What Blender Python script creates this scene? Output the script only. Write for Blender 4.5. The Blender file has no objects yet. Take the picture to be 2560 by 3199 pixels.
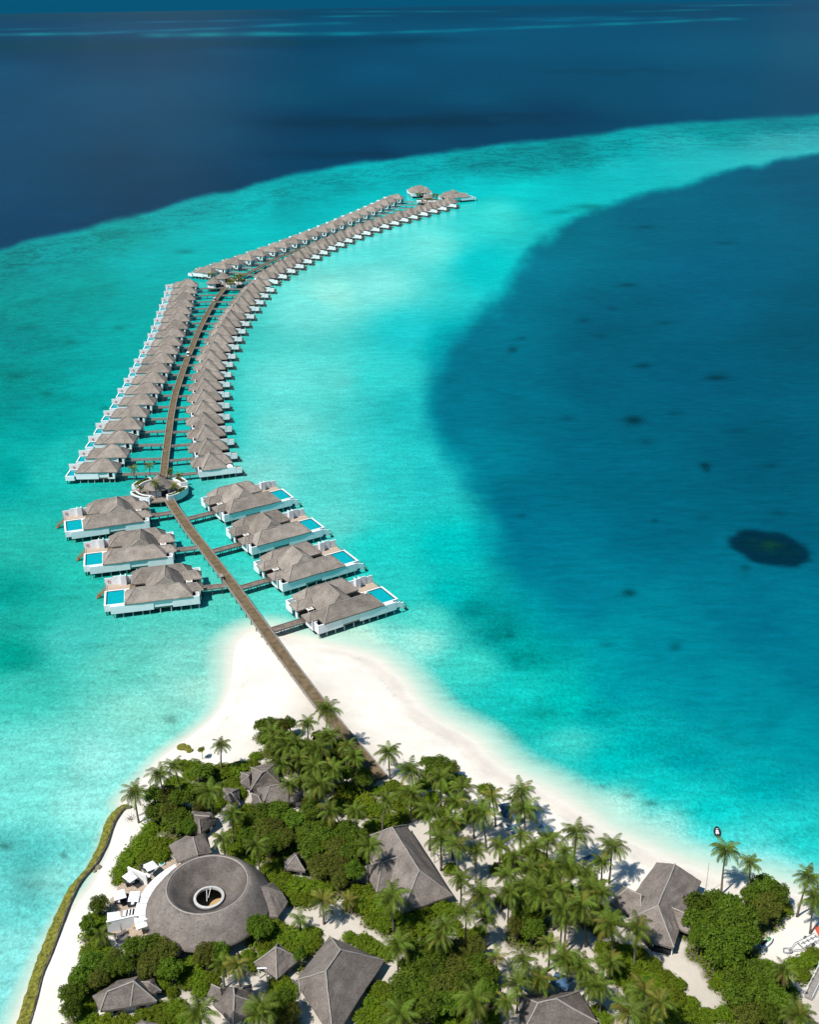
import bpy, bmesh, math, random
import numpy as np
from mathutils import Vector, Matrix

random.seed(7); rng = np.random.default_rng(7)
SC = bpy.context.scene
COL = SC.collection

# ------------------------------------------------------------------ camera, sky, sun, exposure
FPX = 3450.0; CX, CY = 1280.0, 1599.5; CAMH = 140.0
PITCH = math.atan((CY - 20.0) / FPX); ROLL = math.radians(-0.98)
cam_data = bpy.data.cameras.new('camera'); cam = bpy.data.objects.new('camera', cam_data); COL.objects.link(cam)
cam_rot = Matrix.Rotation(math.pi/2 - PITCH, 3, 'X') @ Matrix.Rotation(ROLL, 3, 'Z')
cam.matrix_world = Matrix.Translation((0, 0, CAMH)) @ cam_rot.to_4x4()
cam_data.sensor_fit = 'VERTICAL'; cam_data.sensor_height = 24.0
cam_data.lens = 24.0 * FPX / 3199.0
cam_data.clip_start = 1.0; cam_data.clip_end = 600000.0
SC.camera = cam

TO_SUN = Vector((-0.76, -0.65, 0)).normalized() * math.cos(math.radians(59)) + Vector((0, 0, math.sin(math.radians(59))))
sun_data = bpy.data.lights.new('sun', 'SUN'); sun_data.energy = 4.7; sun_data.angle = math.radians(0.53); sun_data.color = (1.0, 0.965, 0.91)
sun = bpy.data.objects.new('sun', sun_data); COL.objects.link(sun)
sun.rotation_euler = TO_SUN.to_track_quat('Z', 'Y').to_euler()

CLOUD_W = 0.0
world = bpy.data.worlds.new('World'); SC.world = world; world.use_nodes = True
wn, wl = world.node_tree.nodes, world.node_tree.links
wn.clear()
w_out = wn.new('ShaderNodeOutputWorld'); w_bg = wn.new('ShaderNodeBackground'); w_bg.inputs['Strength'].default_value = 0.07
w_sky = wn.new('ShaderNodeTexSky'); w_sky.sky_type = 'NISHITA'; w_sky.sun_disc = False
w_sky.sun_elevation = math.radians(59); w_sky.sun_rotation = math.atan2(TO_SUN.x, TO_SUN.y)
w_sky.altitude = 100; w_sky.air_density = 1.0; w_sky.dust_density = 0.4
w_tc = wn.new('ShaderNodeTexCoord'); w_sep = wn.new('ShaderNodeSeparateXYZ')
w_map = wn.new('ShaderNodeMapRange'); w_map.interpolation_type = 'SMOOTHSTEP'
w_map.inputs['From Min'].default_value = 0.0; w_map.inputs['From Max'].default_value = 0.5
w_map.inputs['To Min'].default_value = 1.0; w_map.inputs['To Max'].default_value = 0.0
w_mix = wn.new('ShaderNodeMix'); w_mix.data_type = 'RGBA'
w_mix.inputs['B'].default_value = (0.03, 1.05, 2.15, 1)
# broken fair-weather cloud over the whole dome
w_noise = wn.new('ShaderNodeTexNoise'); w_noise.noise_dimensions = '4D'; w_noise.inputs['W'].default_value = CLOUD_W; w_noise.inputs['Scale'].default_value = 2.3; w_noise.inputs['Detail'].default_value = 7
w_cr = wn.new('ShaderNodeMapRange'); w_cr.interpolation_type = 'SMOOTHSTEP'
w_cr.inputs['From Min'].default_value = 0.48; w_cr.inputs['From Max'].default_value = 0.66
w_cloud = wn.new('ShaderNodeMix'); w_cloud.data_type = 'RGBA'; w_cloud.inputs['B'].default_value = (2.3, 3.2, 3.8, 1)
wl.new(w_tc.outputs['Generated'], w_sep.inputs[0]); wl.new(w_sep.outputs['Z'], w_map.inputs['Value'])
w_rot = wn.new('ShaderNodeMapping'); w_rot.inputs['Rotation'].default_value = (0, 0, 0.15); wl.new(w_tc.outputs['Generated'], w_rot.inputs[0]); wl.new(w_rot.outputs[0], w_noise.inputs['Vector']); wl.new(w_noise.outputs['Fac'], w_cr.inputs['Value'])
w_cm = wn.new('ShaderNodeMath'); w_cm.operation = 'MULTIPLY'; w_cm.inputs[1].default_value = 0.38
wl.new(w_cr.outputs[0], w_cm.inputs[0])
w_fade = wn.new('ShaderNodeMapRange'); w_fade.inputs['From Min'].default_value = 0.01; w_fade.inputs['From Max'].default_value = 0.06
wl.new(w_sep.outputs['Z'], w_fade.inputs['Value']); w_cf = wn.new('ShaderNodeMath'); w_cf.operation = 'MULTIPLY'
wl.new(w_cm.outputs[0], w_cf.inputs[0]); wl.new(w_fade.outputs[0], w_cf.inputs[1])
w_tint = wn.new('ShaderNodeMix'); w_tint.data_type = 'RGBA'; w_tint.blend_type = 'MULTIPLY'; w_tint.inputs['Factor'].default_value = 1
w_tint.inputs['B'].default_value = (0.42, 0.90, 1.04, 1); wl.new(w_sky.outputs[0], w_tint.inputs['A']); wl.new(w_tint.outputs['Result'], w_mix.inputs['A']); wl.new(w_map.outputs[0], w_mix.inputs['Factor'])
wl.new(w_mix.outputs['Result'], w_cloud.inputs['A']); wl.new(w_cf.outputs[0], w_cloud.inputs['Factor'])
wl.new(w_cloud.outputs['Result'], w_bg.inputs['Color']); wl.new(w_bg.outputs[0], w_out.inputs['Surface'])

vs = SC.view_settings
vs.view_transform = 'Standard'; vs.look = 'None'; vs.exposure = 0.3; vs.gamma = 1.0; vs.use_curve_mapping = False
SC.cycles.max_bounces = 6; SC.cycles.diffuse_bounces = 2; SC.cycles.glossy_bounces = 2; SC.cycles.transparent_max_bounces = 4

# ------------------------------------------------------------------ survey: where a bearing from the drone meets a level
Rn = np.array(cam_rot)
def U(px, py, z=0.0):
    d = Rn @ np.array([(px - CX)/FPX, -(py - CY)/FPX, -1.0]); t = (z - CAMH)/d[2]
    return Vector((d[0]*t, d[1]*t, z))
K = 2560.0/1725.0
def D(x, y, z=0.0): return U(x*K, y*K, z)
CROPS = {'C1': (0, 2200, .5217), 'C2': (800, 2200, .5217), 'C3': (1660, 2200, .5217), 'T': (320, 2640, .1577),
         'H1': (390, 1430, .1333), 'H2': (560, 720, .2319), 'H3': (1160, 540, .2319), 'V': (550, 1400, .4638), 'W': (150, 1400, .4638),
         'S': (180, 800, .3594), 'L': (280, 1730, .2203)}
def G(c, x, y, z=0.0):
    o = CROPS[c]; return U(o[0] + x*o[2], o[1] + y*o[2], z)

def srgb(r, g, b):
    f = lambda c: (c/255/12.92) if c <= 10 else ((c/255 + .055)/1.055)**2.4
    return (f(r), f(g), f(b))

# ------------------------------------------------------------------ materials
def mat(name, col, rough=.8, spec=.3, var=0.0, vscale=1.0, bump=0.0, bscale=5.0, stretch=(1, 1, 1), rnd=0.0, col2=None, metal=0, bdist=.1, gen=False):
    m = bpy.data.materials.new(name); m.use_nodes = True
    n, l = m.node_tree.nodes, m.node_tree.links
    p = n['Principled BSDF']; p.inputs['Roughness'].default_value = rough; p.inputs['Specular IOR Level'].default_value = spec
    p.inputs['Base Color'].default_value = (*col, 1); p.inputs['Metallic'].default_value = metal
    tc = n.new('ShaderNodeTexCoord'); mp = n.new('ShaderNodeMapping'); mp.inputs['Scale'].default_value = stretch
    l.new(tc.outputs['Object'], mp.inputs[0])
    src = None
    if var > 0 or col2:
        t = n.new('ShaderNodeTexNoise'); t.inputs['Scale'].default_value = vscale; t.inputs['Detail'].default_value = 5; t.inputs['Roughness'].default_value = .65
        l.new(mp.outputs[0], t.inputs['Vector'])
        mr = n.new('ShaderNodeMapRange'); mr.inputs['From Min'].default_value = .3; mr.inputs['From Max'].default_value = .7
        l.new(t.outputs['Fac'], mr.inputs['Value'])
        mx = n.new('ShaderNodeMix'); mx.data_type = 'RGBA'
        c2 = col2 if col2 else tuple(c*(1+var) for c in col)
        mx.inputs['A'].default_value = (*[c*(1-var) for c in col], 1); mx.inputs['B'].default_value = (*c2, 1)
        l.new(mr.outputs[0], mx.inputs['Factor']); src = mx.outputs['Result']
    if rnd > 0:
        oi = n.new('ShaderNodeObjectInfo'); mr = n.new('ShaderNodeMapRange')
        mr.inputs['To Min'].default_value = 1-rnd; mr.inputs['To Max'].default_value = 1+rnd
        l.new(oi.outputs['Random'], mr.inputs['Value'])
        mm = n.new('ShaderNodeMix'); mm.data_type = 'RGBA'; mm.blend_type = 'MULTIPLY'; mm.inputs['Factor'].default_value = 1
        if src: l.new(src, mm.inputs['A'])
        else: mm.inputs['A'].default_value = (*col, 1)
        l.new(mr.outputs[0], mm.inputs['B']); src = mm.outputs['Result']
    if src: l.new(src, p.inputs['Base Color'])
    if bump > 0:
        t = n.new('ShaderNodeTexNoise'); t.inputs['Scale'].default_value = bscale; t.inputs['Detail'].default_value = 4
        l.new(mp.outputs[0], t.inputs['Vector'])
        b = n.new('ShaderNodeBump'); b.inputs['Strength'].default_value = bump; b.inputs['Distance'].default_value = bdist
        l.new(t.outputs['Fac'], b.inputs['Height']); l.new(b.outputs[0], p.inputs['Normal'])
    return m

def thatch_mat(name, base, crack=.55):
    m = bpy.data.materials.new(name); m.use_nodes = True
    n, l = m.node_tree.nodes, m.node_tree.links
    p = n['Principled BSDF']; p.inputs['Roughness'].default_value = .95; p.inputs['Specular IOR Level'].default_value = .1
    tc = n.new('ShaderNodeTexCoord'); oi = n.new('ShaderNodeObjectInfo')
    add = n.new('ShaderNodeVectorMath'); add.operation = 'ADD'; sc = n.new('ShaderNodeMath'); sc.operation = 'MULTIPLY'; sc.inputs[1].default_value = 77.0
    l.new(oi.outputs['Random'], sc.inputs[0]); l.new(tc.outputs['Object'], add.inputs[0]); l.new(sc.outputs[0], add.inputs[1])
    def noise(s, d, r=.6, vec=add.outputs[0]):
        t = n.new('ShaderNodeTexNoise'); t.inputs['Scale'].default_value = s; t.inputs['Detail'].default_value = d; t.inputs['Roughness'].default_value = r
        l.new(vec, t.inputs['Vector']); return t.outputs['Fac']
    def rng_(src, a, b, c, d):
        r = n.new('ShaderNodeMapRange'); r.inputs['From Min'].default_value = a; r.inputs['From Max'].default_value = b
        r.inputs['To Min'].default_value = c; r.inputs['To Max'].default_value = d; l.new(src, r.inputs['Value']); return r.outputs[0]
    def mul(a, b):
        q = n.new('ShaderNodeMath'); q.operation = 'MULTIPLY'; l.new(a, q.inputs[0]); l.new(b, q.inputs[1]); return q.outputs[0]
    big = rng_(noise(.35, 4), .3, .7, .74, 1.26); fine = rng_(noise(3.2, 6, .8), .3, .7, .62, 1.38)
    # courses of thatch: lines that run level round the roof, broken by weather
    mp = n.new('ShaderNodeMapping'); mp.inputs['Scale'].default_value = (.6, .6, 3.2); l.new(add.outputs[0], mp.inputs[0])
    crk = rng_(noise(1.6, 5, .7, mp.outputs[0]), .33, .43, crack, 1.0)
    fac = mul(mul(big, fine), crk)
    rv = rng_(oi.outputs['Random'], 0, 1, .80, 1.16); fac = mul(fac, rv)
    mx = n.new('ShaderNodeMix'); mx.data_type = 'RGBA'; mx.blend_type = 'MULTIPLY'; mx.inputs['Factor'].default_value = 1
    mx.inputs['A'].default_value = (*base, 1); l.new(fac, mx.inputs['B']); l.new(mx.outputs['Result'], p.inputs['Base Color'])
    b = n.new('ShaderNodeBump'); b.inputs['Strength'].default_value = .55; b.inputs['Distance'].default_value = .08
    l.new(noise(3.5, 6, .8), b.inputs['Height']); l.new(b.outputs[0], p.inputs['Normal'])
    return m

def leaf_mat(name, a, b, rnd=.22, trans=.25):
    m = bpy.data.materials.new(name); m.use_nodes = True
    n, l = m.node_tree.nodes, m.node_tree.links
    p = n['Principled BSDF']; p.inputs['Roughness'].default_value = .6; p.inputs['Specular IOR Level'].default_value = .15
    tc = n.new('ShaderNodeTexCoord'); oi = n.new('ShaderNodeObjectInfo')
    t = n.new('ShaderNodeTexNoise'); t.inputs['Scale'].default_value = 3.0; t.inputs['Detail'].default_value = 6; t.inputs['Roughness'].default_value = .8
    l.new(tc.outputs['Object'], t.inputs['Vector'])
    r = n.new('ShaderNodeMapRange'); r.inputs['From Min'].default_value = .32; r.inputs['From Max'].default_value = .68; l.new(t.outputs['Fac'], r.inputs['Value'])
    mx = n.new('ShaderNodeMix'); mx.data_type = 'RGBA'; mx.inputs['A'].default_value = (*a, 1); mx.inputs['B'].default_value = (*b, 1)
    l.new(r.outputs[0], mx.inputs['Factor'])
    hs = n.new('ShaderNodeHueSaturation'); l.new(mx.outputs['Result'], hs.inputs['Color'])
    rr = n.new('ShaderNodeMapRange'); rr.inputs['To Min'].default_value = 1-rnd; rr.inputs['To Max'].default_value = 1+rnd
    l.new(oi.outputs['Random'], rr.inputs['Value']); l.new(rr.outputs[0], hs.inputs['Value'])
    hh = n.new('ShaderNodeMapRange'); hh.inputs['To Min'].default_value = .485; hh.inputs['To Max'].default_value = .512
    l.new(oi.outputs['Random'], hh.inputs['Value']); l.new(hh.outputs[0], hs.inputs['Hue'])
    l.new(hs.outputs[0], p.inputs['Base Color'])
    tr = n.new('ShaderNodeBsdfTranslucent'); l.new(hs.outputs[0], tr.inputs['Color'])
    ms = n.new('ShaderNodeMixShader'); ms.inputs[0].default_value = trans
    l.new(p.outputs[0], ms.inputs[1]); l.new(tr.outputs[0], ms.inputs[2]); l.new(ms.outputs[0], n['Material Output'].inputs['Surface'])
    return m

M = {}
M['thatch'] = thatch_mat('weathered_thatch', (.25, .215, .185))
M['thatch_dark'] = thatch_mat('island_thatch', (.172, .146, .129), .55)
M['thatch_shaded'] = thatch_mat('shaded_funnel_thatch', (.125, .106, .094), .6)  # darker copy of the island thatch; the funnel's shade is in the colour
M['ridge'] = mat('ridge_thatch', (.32, .29, .26), .95, .1, .25, 4, .5, 8, rnd=.08)
M['ridge_villa'] = mat('villa_ridge_thatch', (.31, .275, .235), .95, .1, .22, 4, .5, 8, rnd=.08)
M['white'] = mat('white_painted_boards', (.84, .85, .86), .6, .3, .07, .8, rnd=.04)
M['white_clean'] = mat('white_canvas', (.82, .82, .82), .8, .2, .03, 1)
M['plaster'] = mat('white_plaster', (.78, .77, .75), .8, .2, .08, .7)
M['pool'] = mat('pool_water', (.0, .33, .37), .08, .4, .12, .8, .1, 3)
M['poolrim'] = mat('dark_pool_tile', (.01, .06, .075), .3, .4)
M['deck'] = mat('weathered_deck_wood', (.20, .145, .10), .85, .15, .35, 1.2, .3, 10, stretch=(1, 6, 1))
M['deck_pale'] = mat('pale_terrace_wood', (.42, .33, .25), .85, .15, .3, 1.0, .3, 10, stretch=(.8, 7, 1))
M['orange_wood'] = mat('orange_stair_wood', (.30, .13, .045), .7, .2, .3, 2)
M['rail'] = mat('grey_weathered_rail', (.26, .235, .215), .9, .15, .3, 2)
M['pile'] = mat('concrete_pile', (.50, .50, .48), .9, .2, .2, 1)
M['pile_dark'] = mat('wet_wood_pile', (.10, .09, .075), .9, .2, .2, 1)
M['dark'] = mat('dark_interior', (.018, .02, .024), .5, .3)
M['glass'] = mat('dark_window_glass', (.01, .014, .018), .12, .5)
M['soil'] = mat('planter_soil', (.05, .04, .025), .95, .1, .4, 2)
M['trunk'] = mat('palm_trunk_bark', (.16, .135, .11), .95, .1, .3, 3, .4, 8)
M['bark'] = mat('tree_bark', (.11, .085, .065), .95, .1, .3, 3)
M['frond'] = leaf_mat('palm_frond', (.030, .066, .006), (.175, .225, .026), .40, .22)
M['frond_y'] = leaf_mat('yellow_palm_frond', (.13, .14, .02), (.21, .19, .03), .25, .2)
M['frond_dead'] = leaf_mat('dry_palm_frond', (.19, .13, .045), (.27, .19, .085), .3, .2)
M['leaf_dark'] = leaf_mat('dark_broad_leaf', (.022, .052, .004), (.135, .205, .012), .3)
M['leaf_bright'] = leaf_mat('bright_green_leaf', (.055, .105, .004), (.175, .235, .010))
M['leaf_yellow'] = leaf_mat('yellow_green_leaf', (.10, .15, .006), (.21, .25, .012))
M['leaf_olive'] = leaf_mat('olive_leaf', (.040, .056, .006), (.165, .180, .022), .3)
M['leaf_core'] = mat('dark_crown_filler', (.018, .03, .008), .9, .1)  # dark filler colour for the inside of crowns
M['fabric_dark'] = mat('dark_rattan', (.045, .04, .045), .8, .2, .2, 6)
M['fabric_brown'] = mat('brown_sling_fabric', (.14, .12, .12), .8, .2, .15, 6)
M['fabric_blue'] = mat('faded_blue_canvas', (.055, .12, .21), .8, .2, .2, 3)
M['cushion'] = mat('white_cushion', (.75, .76, .78), .9, .1)
M['wood_light'] = mat('light_chair_wood', (.45, .30, .14), .7, .2)
M['red'] = mat('orange_red_ring', (.62, .09, .04), .6, .3)
M['black'] = mat('black_rubber', (.015, .017, .022), .45, .4)
M['steel'] = mat('galvanised_steel', (.45, .47, .50), .4, .5, metal=.6)
M['ring'] = mat('weathered_white_ring', (.46, .45, .43), .8, .2, .15, 2)
M['rock'] = mat('beach_rock', (.20, .18, .12), .95, .1, .35, 2, .6, 4)
M['algae'] = mat('algae_covered_sandbags', (.065, .072, .028), .95, .1, .5, 1.6, .8, 2.2, col2=(.27, .26, .04), bdist=.3)
M['wallstone'] = mat('grey_sandbag_wall', (.17, .15, .11), .95, .1, .35, 1.2, .6, 3)
M['pavetile'] = mat('terrace_roof_panel', (.74, .70, .67), .8, .2, .12, 1.5)
M['green_paint'] = mat('green_paint', (.12, .38, .10), .4, .4)
M['pink'] = mat('pale_pink_paint', (.75, .50, .52), .4, .4)

# ------------------------------------------------------------------ object helpers
def link(o, parent=None):
    COL.objects.link(o)
    if parent is not None: o.parent = parent
    return o
def tag(o, label=None, cat=None, group=None, kind=None):
    if label: o['label'] = label
    if cat: o['category'] = cat
    if group: o['group'] = group
    if kind: o['kind'] = kind
    return o
def thing(name, label, cat, loc=(0, 0, 0), rz=0, group=None):
    o = bpy.data.objects.new(name, None); o.empty_display_size = .3; link(o); o.location = loc; o.rotation_euler = (0, 0, rz)
    return tag(o, label, cat, group)

class MB:
    def __init__(s): s.v = []; s.f = []
    def add(s, verts, faces):
        b = len(s.v); s.v += [tuple(q) for q in verts]; s.f += [tuple(i + b for i in f) for f in faces]; return s
    def box(s, x0, x1, y0, y1, z0, z1):
        return s.add([(x0,y0,z0),(x1,y0,z0),(x1,y1,z0),(x0,y1,z0),(x0,y0,z1),(x1,y0,z1),(x1,y1,z1),(x0,y1,z1)],
                     [(0,3,2,1),(4,5,6,7),(0,1,5,4),(1,2,6,5),(2,3,7,6),(3,0,4,7)])
    def bar(s, a, b, w, h):      # square bar between two points
        a = Vector(a); b = Vector(b); d = (b-a).normalized(); up = Vector((0,0,1)) if abs(d.z) < .95 else Vector((1,0,0))
        x = d.cross(up).normalized()*w/2; y = x.cross(d).normalized()*h/2
        P = [a-x-y, a+x-y, a+x+y, a-x+y, b-x-y, b+x-y, b+x+y, b-x+y]
        return s.add(P, [(0,1,2,3),(7,6,5,4),(0,4,5,1),(1,5,6,2),(2,6,7,3),(3,7,4,0)])
    def tube(s, pts, rad, n=6, cap=True):
        rings = []; b = len(s.v)
        for i, q in enumerate(pts):
            q = Vector(q); d = (Vector(pts[min(i+1, len(pts)-1)]) - Vector(pts[max(i-1, 0)])).normalized()
            up = Vector((0,0,1)) if abs(d.z) < .9 else Vector((1,0,0)); x = d.cross(up).normalized(); y = x.cross(d).normalized()
            r = rad[i] if hasattr(rad, '__len__') else rad
            s.v += [tuple(q + (x*math.cos(2*math.pi*k/n) + y*math.sin(2*math.pi*k/n))*r) for k in range(n)]
        for i in range(len(pts)-1):
            for k in range(n):
                s.f.append((b+i*n+k, b+i*n+(k+1)%n, b+(i+1)*n+(k+1)%n, b+(i+1)*n+k))
        if cap: s.f.append(tuple(b+k for k in range(n))[::-1]); s.f.append(tuple(b+(len(pts)-1)*n+k for k in range(n)))
        return s
    def prism(s, poly, z0, z1):
        n = len(poly); b = len(s.v)
        s.v += [(q[0], q[1], z0) for q in poly] + [(q[0], q[1], z1) for q in poly]
        s.f.append(tuple(b+i for i in range(n))[::-1]); s.f.append(tuple(b+n+i for i in range(n)))
        for i in range(n): s.f.append((b+i, b+(i+1)%n, b+n+(i+1)%n, b+n+i))
        return s
    def mesh(s, name, m, smooth=False):
        me = bpy.data.meshes.new(name); me.from_pydata(s.v, [], s.f); me.validate()
        bm = bmesh.new(); bm.from_mesh(me); bmesh.ops.recalc_face_normals(bm, faces=bm.faces); bm.to_mesh(me); bm.free()
        if smooth: me.polygons.foreach_set('use_smooth', [True]*len(me.polygons))
        me.materials.append(m); return me
    def build(s, name, m, parent=None, smooth=False, loc=None):
        o = bpy.data.objects.new(name, s.mesh(name, m, smooth)); link(o, parent)
        if loc is not None: o.location = loc
        return o

def inst(name, me, parent=None, loc=(0,0,0), rz=0, scale=(1,1,1)):
    o = bpy.data.objects.new(name, me); link(o, parent); o.location = loc; o.rotation_euler = (0, 0, rz); o.scale = scale; return o

CH = {}
def kids(o):
    return [c for c in CH.get(o.name, [])]
def index_children():
    CH.clear()
    for o in COL.objects:
        if o.parent: CH.setdefault(o.parent.name, []).append(o)
def copy_tree(o, parent=None, jitter=True):
    c = o.copy(); COL.objects.link(c)
    if parent is not None: c.parent = parent
    for ch in kids(o): copy_tree(ch, c)
    return c

def roof_mesh(name, verts, faces, m, thick=.32, cuts=0, jit=0.0, seed=0):
    """roof surface with real thickness; verts are 3-D, faces wind any way"""
    bm = bmesh.new(); vv = [bm.verts.new(q) for q in verts]
    for f in faces: bm.faces.new([vv[i] for i in f])
    bmesh.ops.recalc_face_normals(bm, faces=bm.faces)
    if sum(f.normal.z for f in bm.faces) < 0: bmesh.ops.reverse_faces(bm, faces=bm.faces)
    if cuts:
        bmesh.ops.triangulate(bm, faces=[f for f in bm.faces if len(f.verts) > 4])
        bmesh.ops.subdivide_edges(bm, edges=bm.edges[:], cuts=cuts, use_grid_fill=True)
    if jit:
        r = random.Random(seed)
        for v in bm.verts:
            v.co += Vector((r.uniform(-jit, jit), r.uniform(-jit, jit), r.uniform(-jit, jit)*1.2))
    top = bm.faces[:]
    bnd = [e for e in bm.edges if e.is_boundary]
    mp = {}
    for v in bm.verts[:]: mp[v] = bm.verts.new(v.co - Vector((0, 0, thick)))
    for f in top: bm.faces.new([mp[v] for v in reversed(f.verts)])
    for e in bnd:
        a, b = e.verts
        try: bm.faces.new([a, b, mp[b], mp[a]])
        except ValueError: pass
    bmesh.ops.recalc_face_normals(bm, faces=bm.faces)
    me = bpy.data.meshes.new(name); bm.to_mesh(me); bm.free(); me.materials.append(m)
    return me
def caps(edges, rad=.15):
    b = MB()
    for p, q in edges:
        p = Vector(p); q = Vector(q); n = max(2, int((q-p).length/1.2))
        r = random.Random(int(p.x*10+q.y*7))
        pts = [p.lerp(q, i/n) + Vector((r.uniform(-.04,.04), r.uniform(-.04,.04), r.uniform(-.03,.05))) for i in range(n+1)]
        b.tube(pts, rad, 5)
    return b
def hip(x0, x1, y0, y1, z0, ax, bx, ry, zr, axis='x'):
    """verts, faces, ridge edges of a hip roof; the ridge runs along axis from ax to bx"""
    if axis == 'x':
        V = [(x0,y0,z0),(x1,y0,z0),(x1,y1,z0),(x0,y1,z0),(ax,ry,zr),(bx,ry,zr)]
        F = [(0,1,5,4),(1,2,5),(2,3,4,5),(3,0,4)]
        E = [(V[4],V[5]),(V[0],V[4]),(V[3],V[4]),(V[1],V[5]),(V[2],V[5])]
    else:
        V = [(x0,y0,z0),(x1,y0,z0),(x1,y1,z0),(x0,y1,z0),(ry,ax,zr),(ry,bx,zr)]
        F = [(0,1,4),(1,2,5,4),(2,3,5),(3,0,4,5)]
        E = [(V[4],V[5]),(V[0],V[4]),(V[1],V[4]),(V[2],V[5]),(V[3],V[5])]
    return V, F, E

ORD = ['first','second','third','fourth','fifth','sixth','seventh','eighth','ninth','tenth','eleventh','twelfth','thirteenth','fourteenth','fifteenth','sixteenth','seventeenth','eighteenth','nineteenth','twentieth','twenty-first','twenty-second','twenty-third','twenty-fourth','twenty-fifth','twenty-sixth','twenty-seventh','twenty-eighth','twenty-ninth','thirtieth']
def nth(i):
    if i < 30: return ORD[i]
    t = {3:'thirty',4:'forty',5:'fifty',6:'sixty',7:'seventy',8:'eighty',9:'ninety'}[(i+1)//10]
    u = (i+1) % 10
    return t[:-1]+'ieth' if u == 0 else t + '-' + ORD[u-1]

# ------------------------------------------------------------------ shoreline, water colours
SHORE_D = [(28,2230),(36,2156),(75,2062),(112,1985),(150,1920),(196,1862),(214,1826),(229,1793),(239,1757),(252,1725),(262,1700),(258,1688),
 (278,1662),(305,1636),(345,1592),(385,1562),(425,1532),(458,1500),(478,1462),(488,1422),(492,1385),(500,1352),(528,1328),(565,1326),(602,1340),(650,1350),(683,1359),(725,1368),
 (761,1378),(800,1397),(840,1432),(876,1480),(905,1510),(954,1539),(996,1563),(1031,1599),(1084,1637),(1125,1655),(1171,1680),(1224,1714),(1266,1746),(1315,1770),(1365,1792),(1400,1809),(1435,1822),(1470,1834),
 (1505,1846),(1558,1858),(1628,1872),(1677,1886),(1725,1897),(1900,1935)]
def smooth_poly(P, n=4):
    P = [np.array(p, float) for p in P]; out = []
    for i in range(len(P)-1):
        p0 = P[max(i-1, 0)]; p1 = P[i]; p2 = P[i+1]; p3 = P[min(i+2, len(P)-1)]
        for k in range(n):
            t = k/n; out.append(.5*((2*p1) + (-p0+p2)*t + (2*p0-5*p1+4*p2-p3)*t*t + (-p0+3*p1-3*p2+p3)*t**3))
    out.append(P[-1]); return out
shore = [np.array(D(*q)[:2]) for q in smooth_poly(SHORE_D, 3)]
shore_poly = np.array(shore + [np.array((260, 150)), np.array((260, -60)), np.array((-75, -60))])
def sdist(X, Y, poly, closed=True):
    """signed distance, positive inside"""
    n = len(poly); best = np.full(X.shape, 1e18); inside = np.zeros(X.shape, bool)
    for i in range(n if closed else n-1):
        a = poly[i]; b = poly[(i+1) % n]; d = b-a; L2 = d@d + 1e-12
        t = np.clip(((X-a[0])*d[0] + (Y-a[1])*d[1])/L2, 0, 1)
        best = np.minimum(best, (X-a[0]-t*d[0])**2 + (Y-a[1]-t*d[1])**2)
        cond = (a[1] > Y) != (b[1] > Y)
        with np.errstate(divide='ignore', invalid='ignore'):
            xi = (b[0]-a[0])*(Y-a[1])/(b[1]-a[1]+1e-30) + a[0]
        inside ^= cond & (X < xi)
    s = np.sqrt(best); return np.where(inside, s, -s)

DEEP = [(0,35,0,48,82),(300,30,0,52,87),(0,52,0,70,105),(0,95,0,60,92),(300,100,0,58,90),(0,150,0,85,120),(0,250,0,80,115),(0,400,0,75,108),(60,470,5,70,103),(200,200,8,84,118),
 (250,350,14,68,98),(300,430,14,66,96),(450,380,18,66,96),(430,180,22,82,116),(430,280,22,78,110),(470,110,16,84,118),(600,330,12,68,98),(600,200,5,82,112),(800,150,0,90,125),(800,250,0,70,100),
 (850,300,5,73,105),(1000,100,0,95,130),(1000,200,5,86,118),(1100,240,0,73,103),(1300,200,0,84,114),(1500,100,5,98,130),(1500,200,0,88,122),(1700,100,8,94,126),(1700,200,0,84,114),(1200,50,0,95,130),
 (1700,40,0,86,120),(800,85,0,74,104),(600,90,0,60,92),(1000,30,0,72,104),(1400,30,0,74,106),(700,15,0,74,106),(1700,8,0,80,112),(250,60,0,80,115),(700,60,0,92,126),(1000,70,0,98,132),(150,108,0,62,94),(400,118,0,66,98),
 (650,258,0,58,86),(800,262,0,55,84),(950,255,0,60,88),(1150,238,0,62,92),(800,315,0,62,92),(1100,160,0,84,116),(1250,145,0,82,112)]
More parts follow.
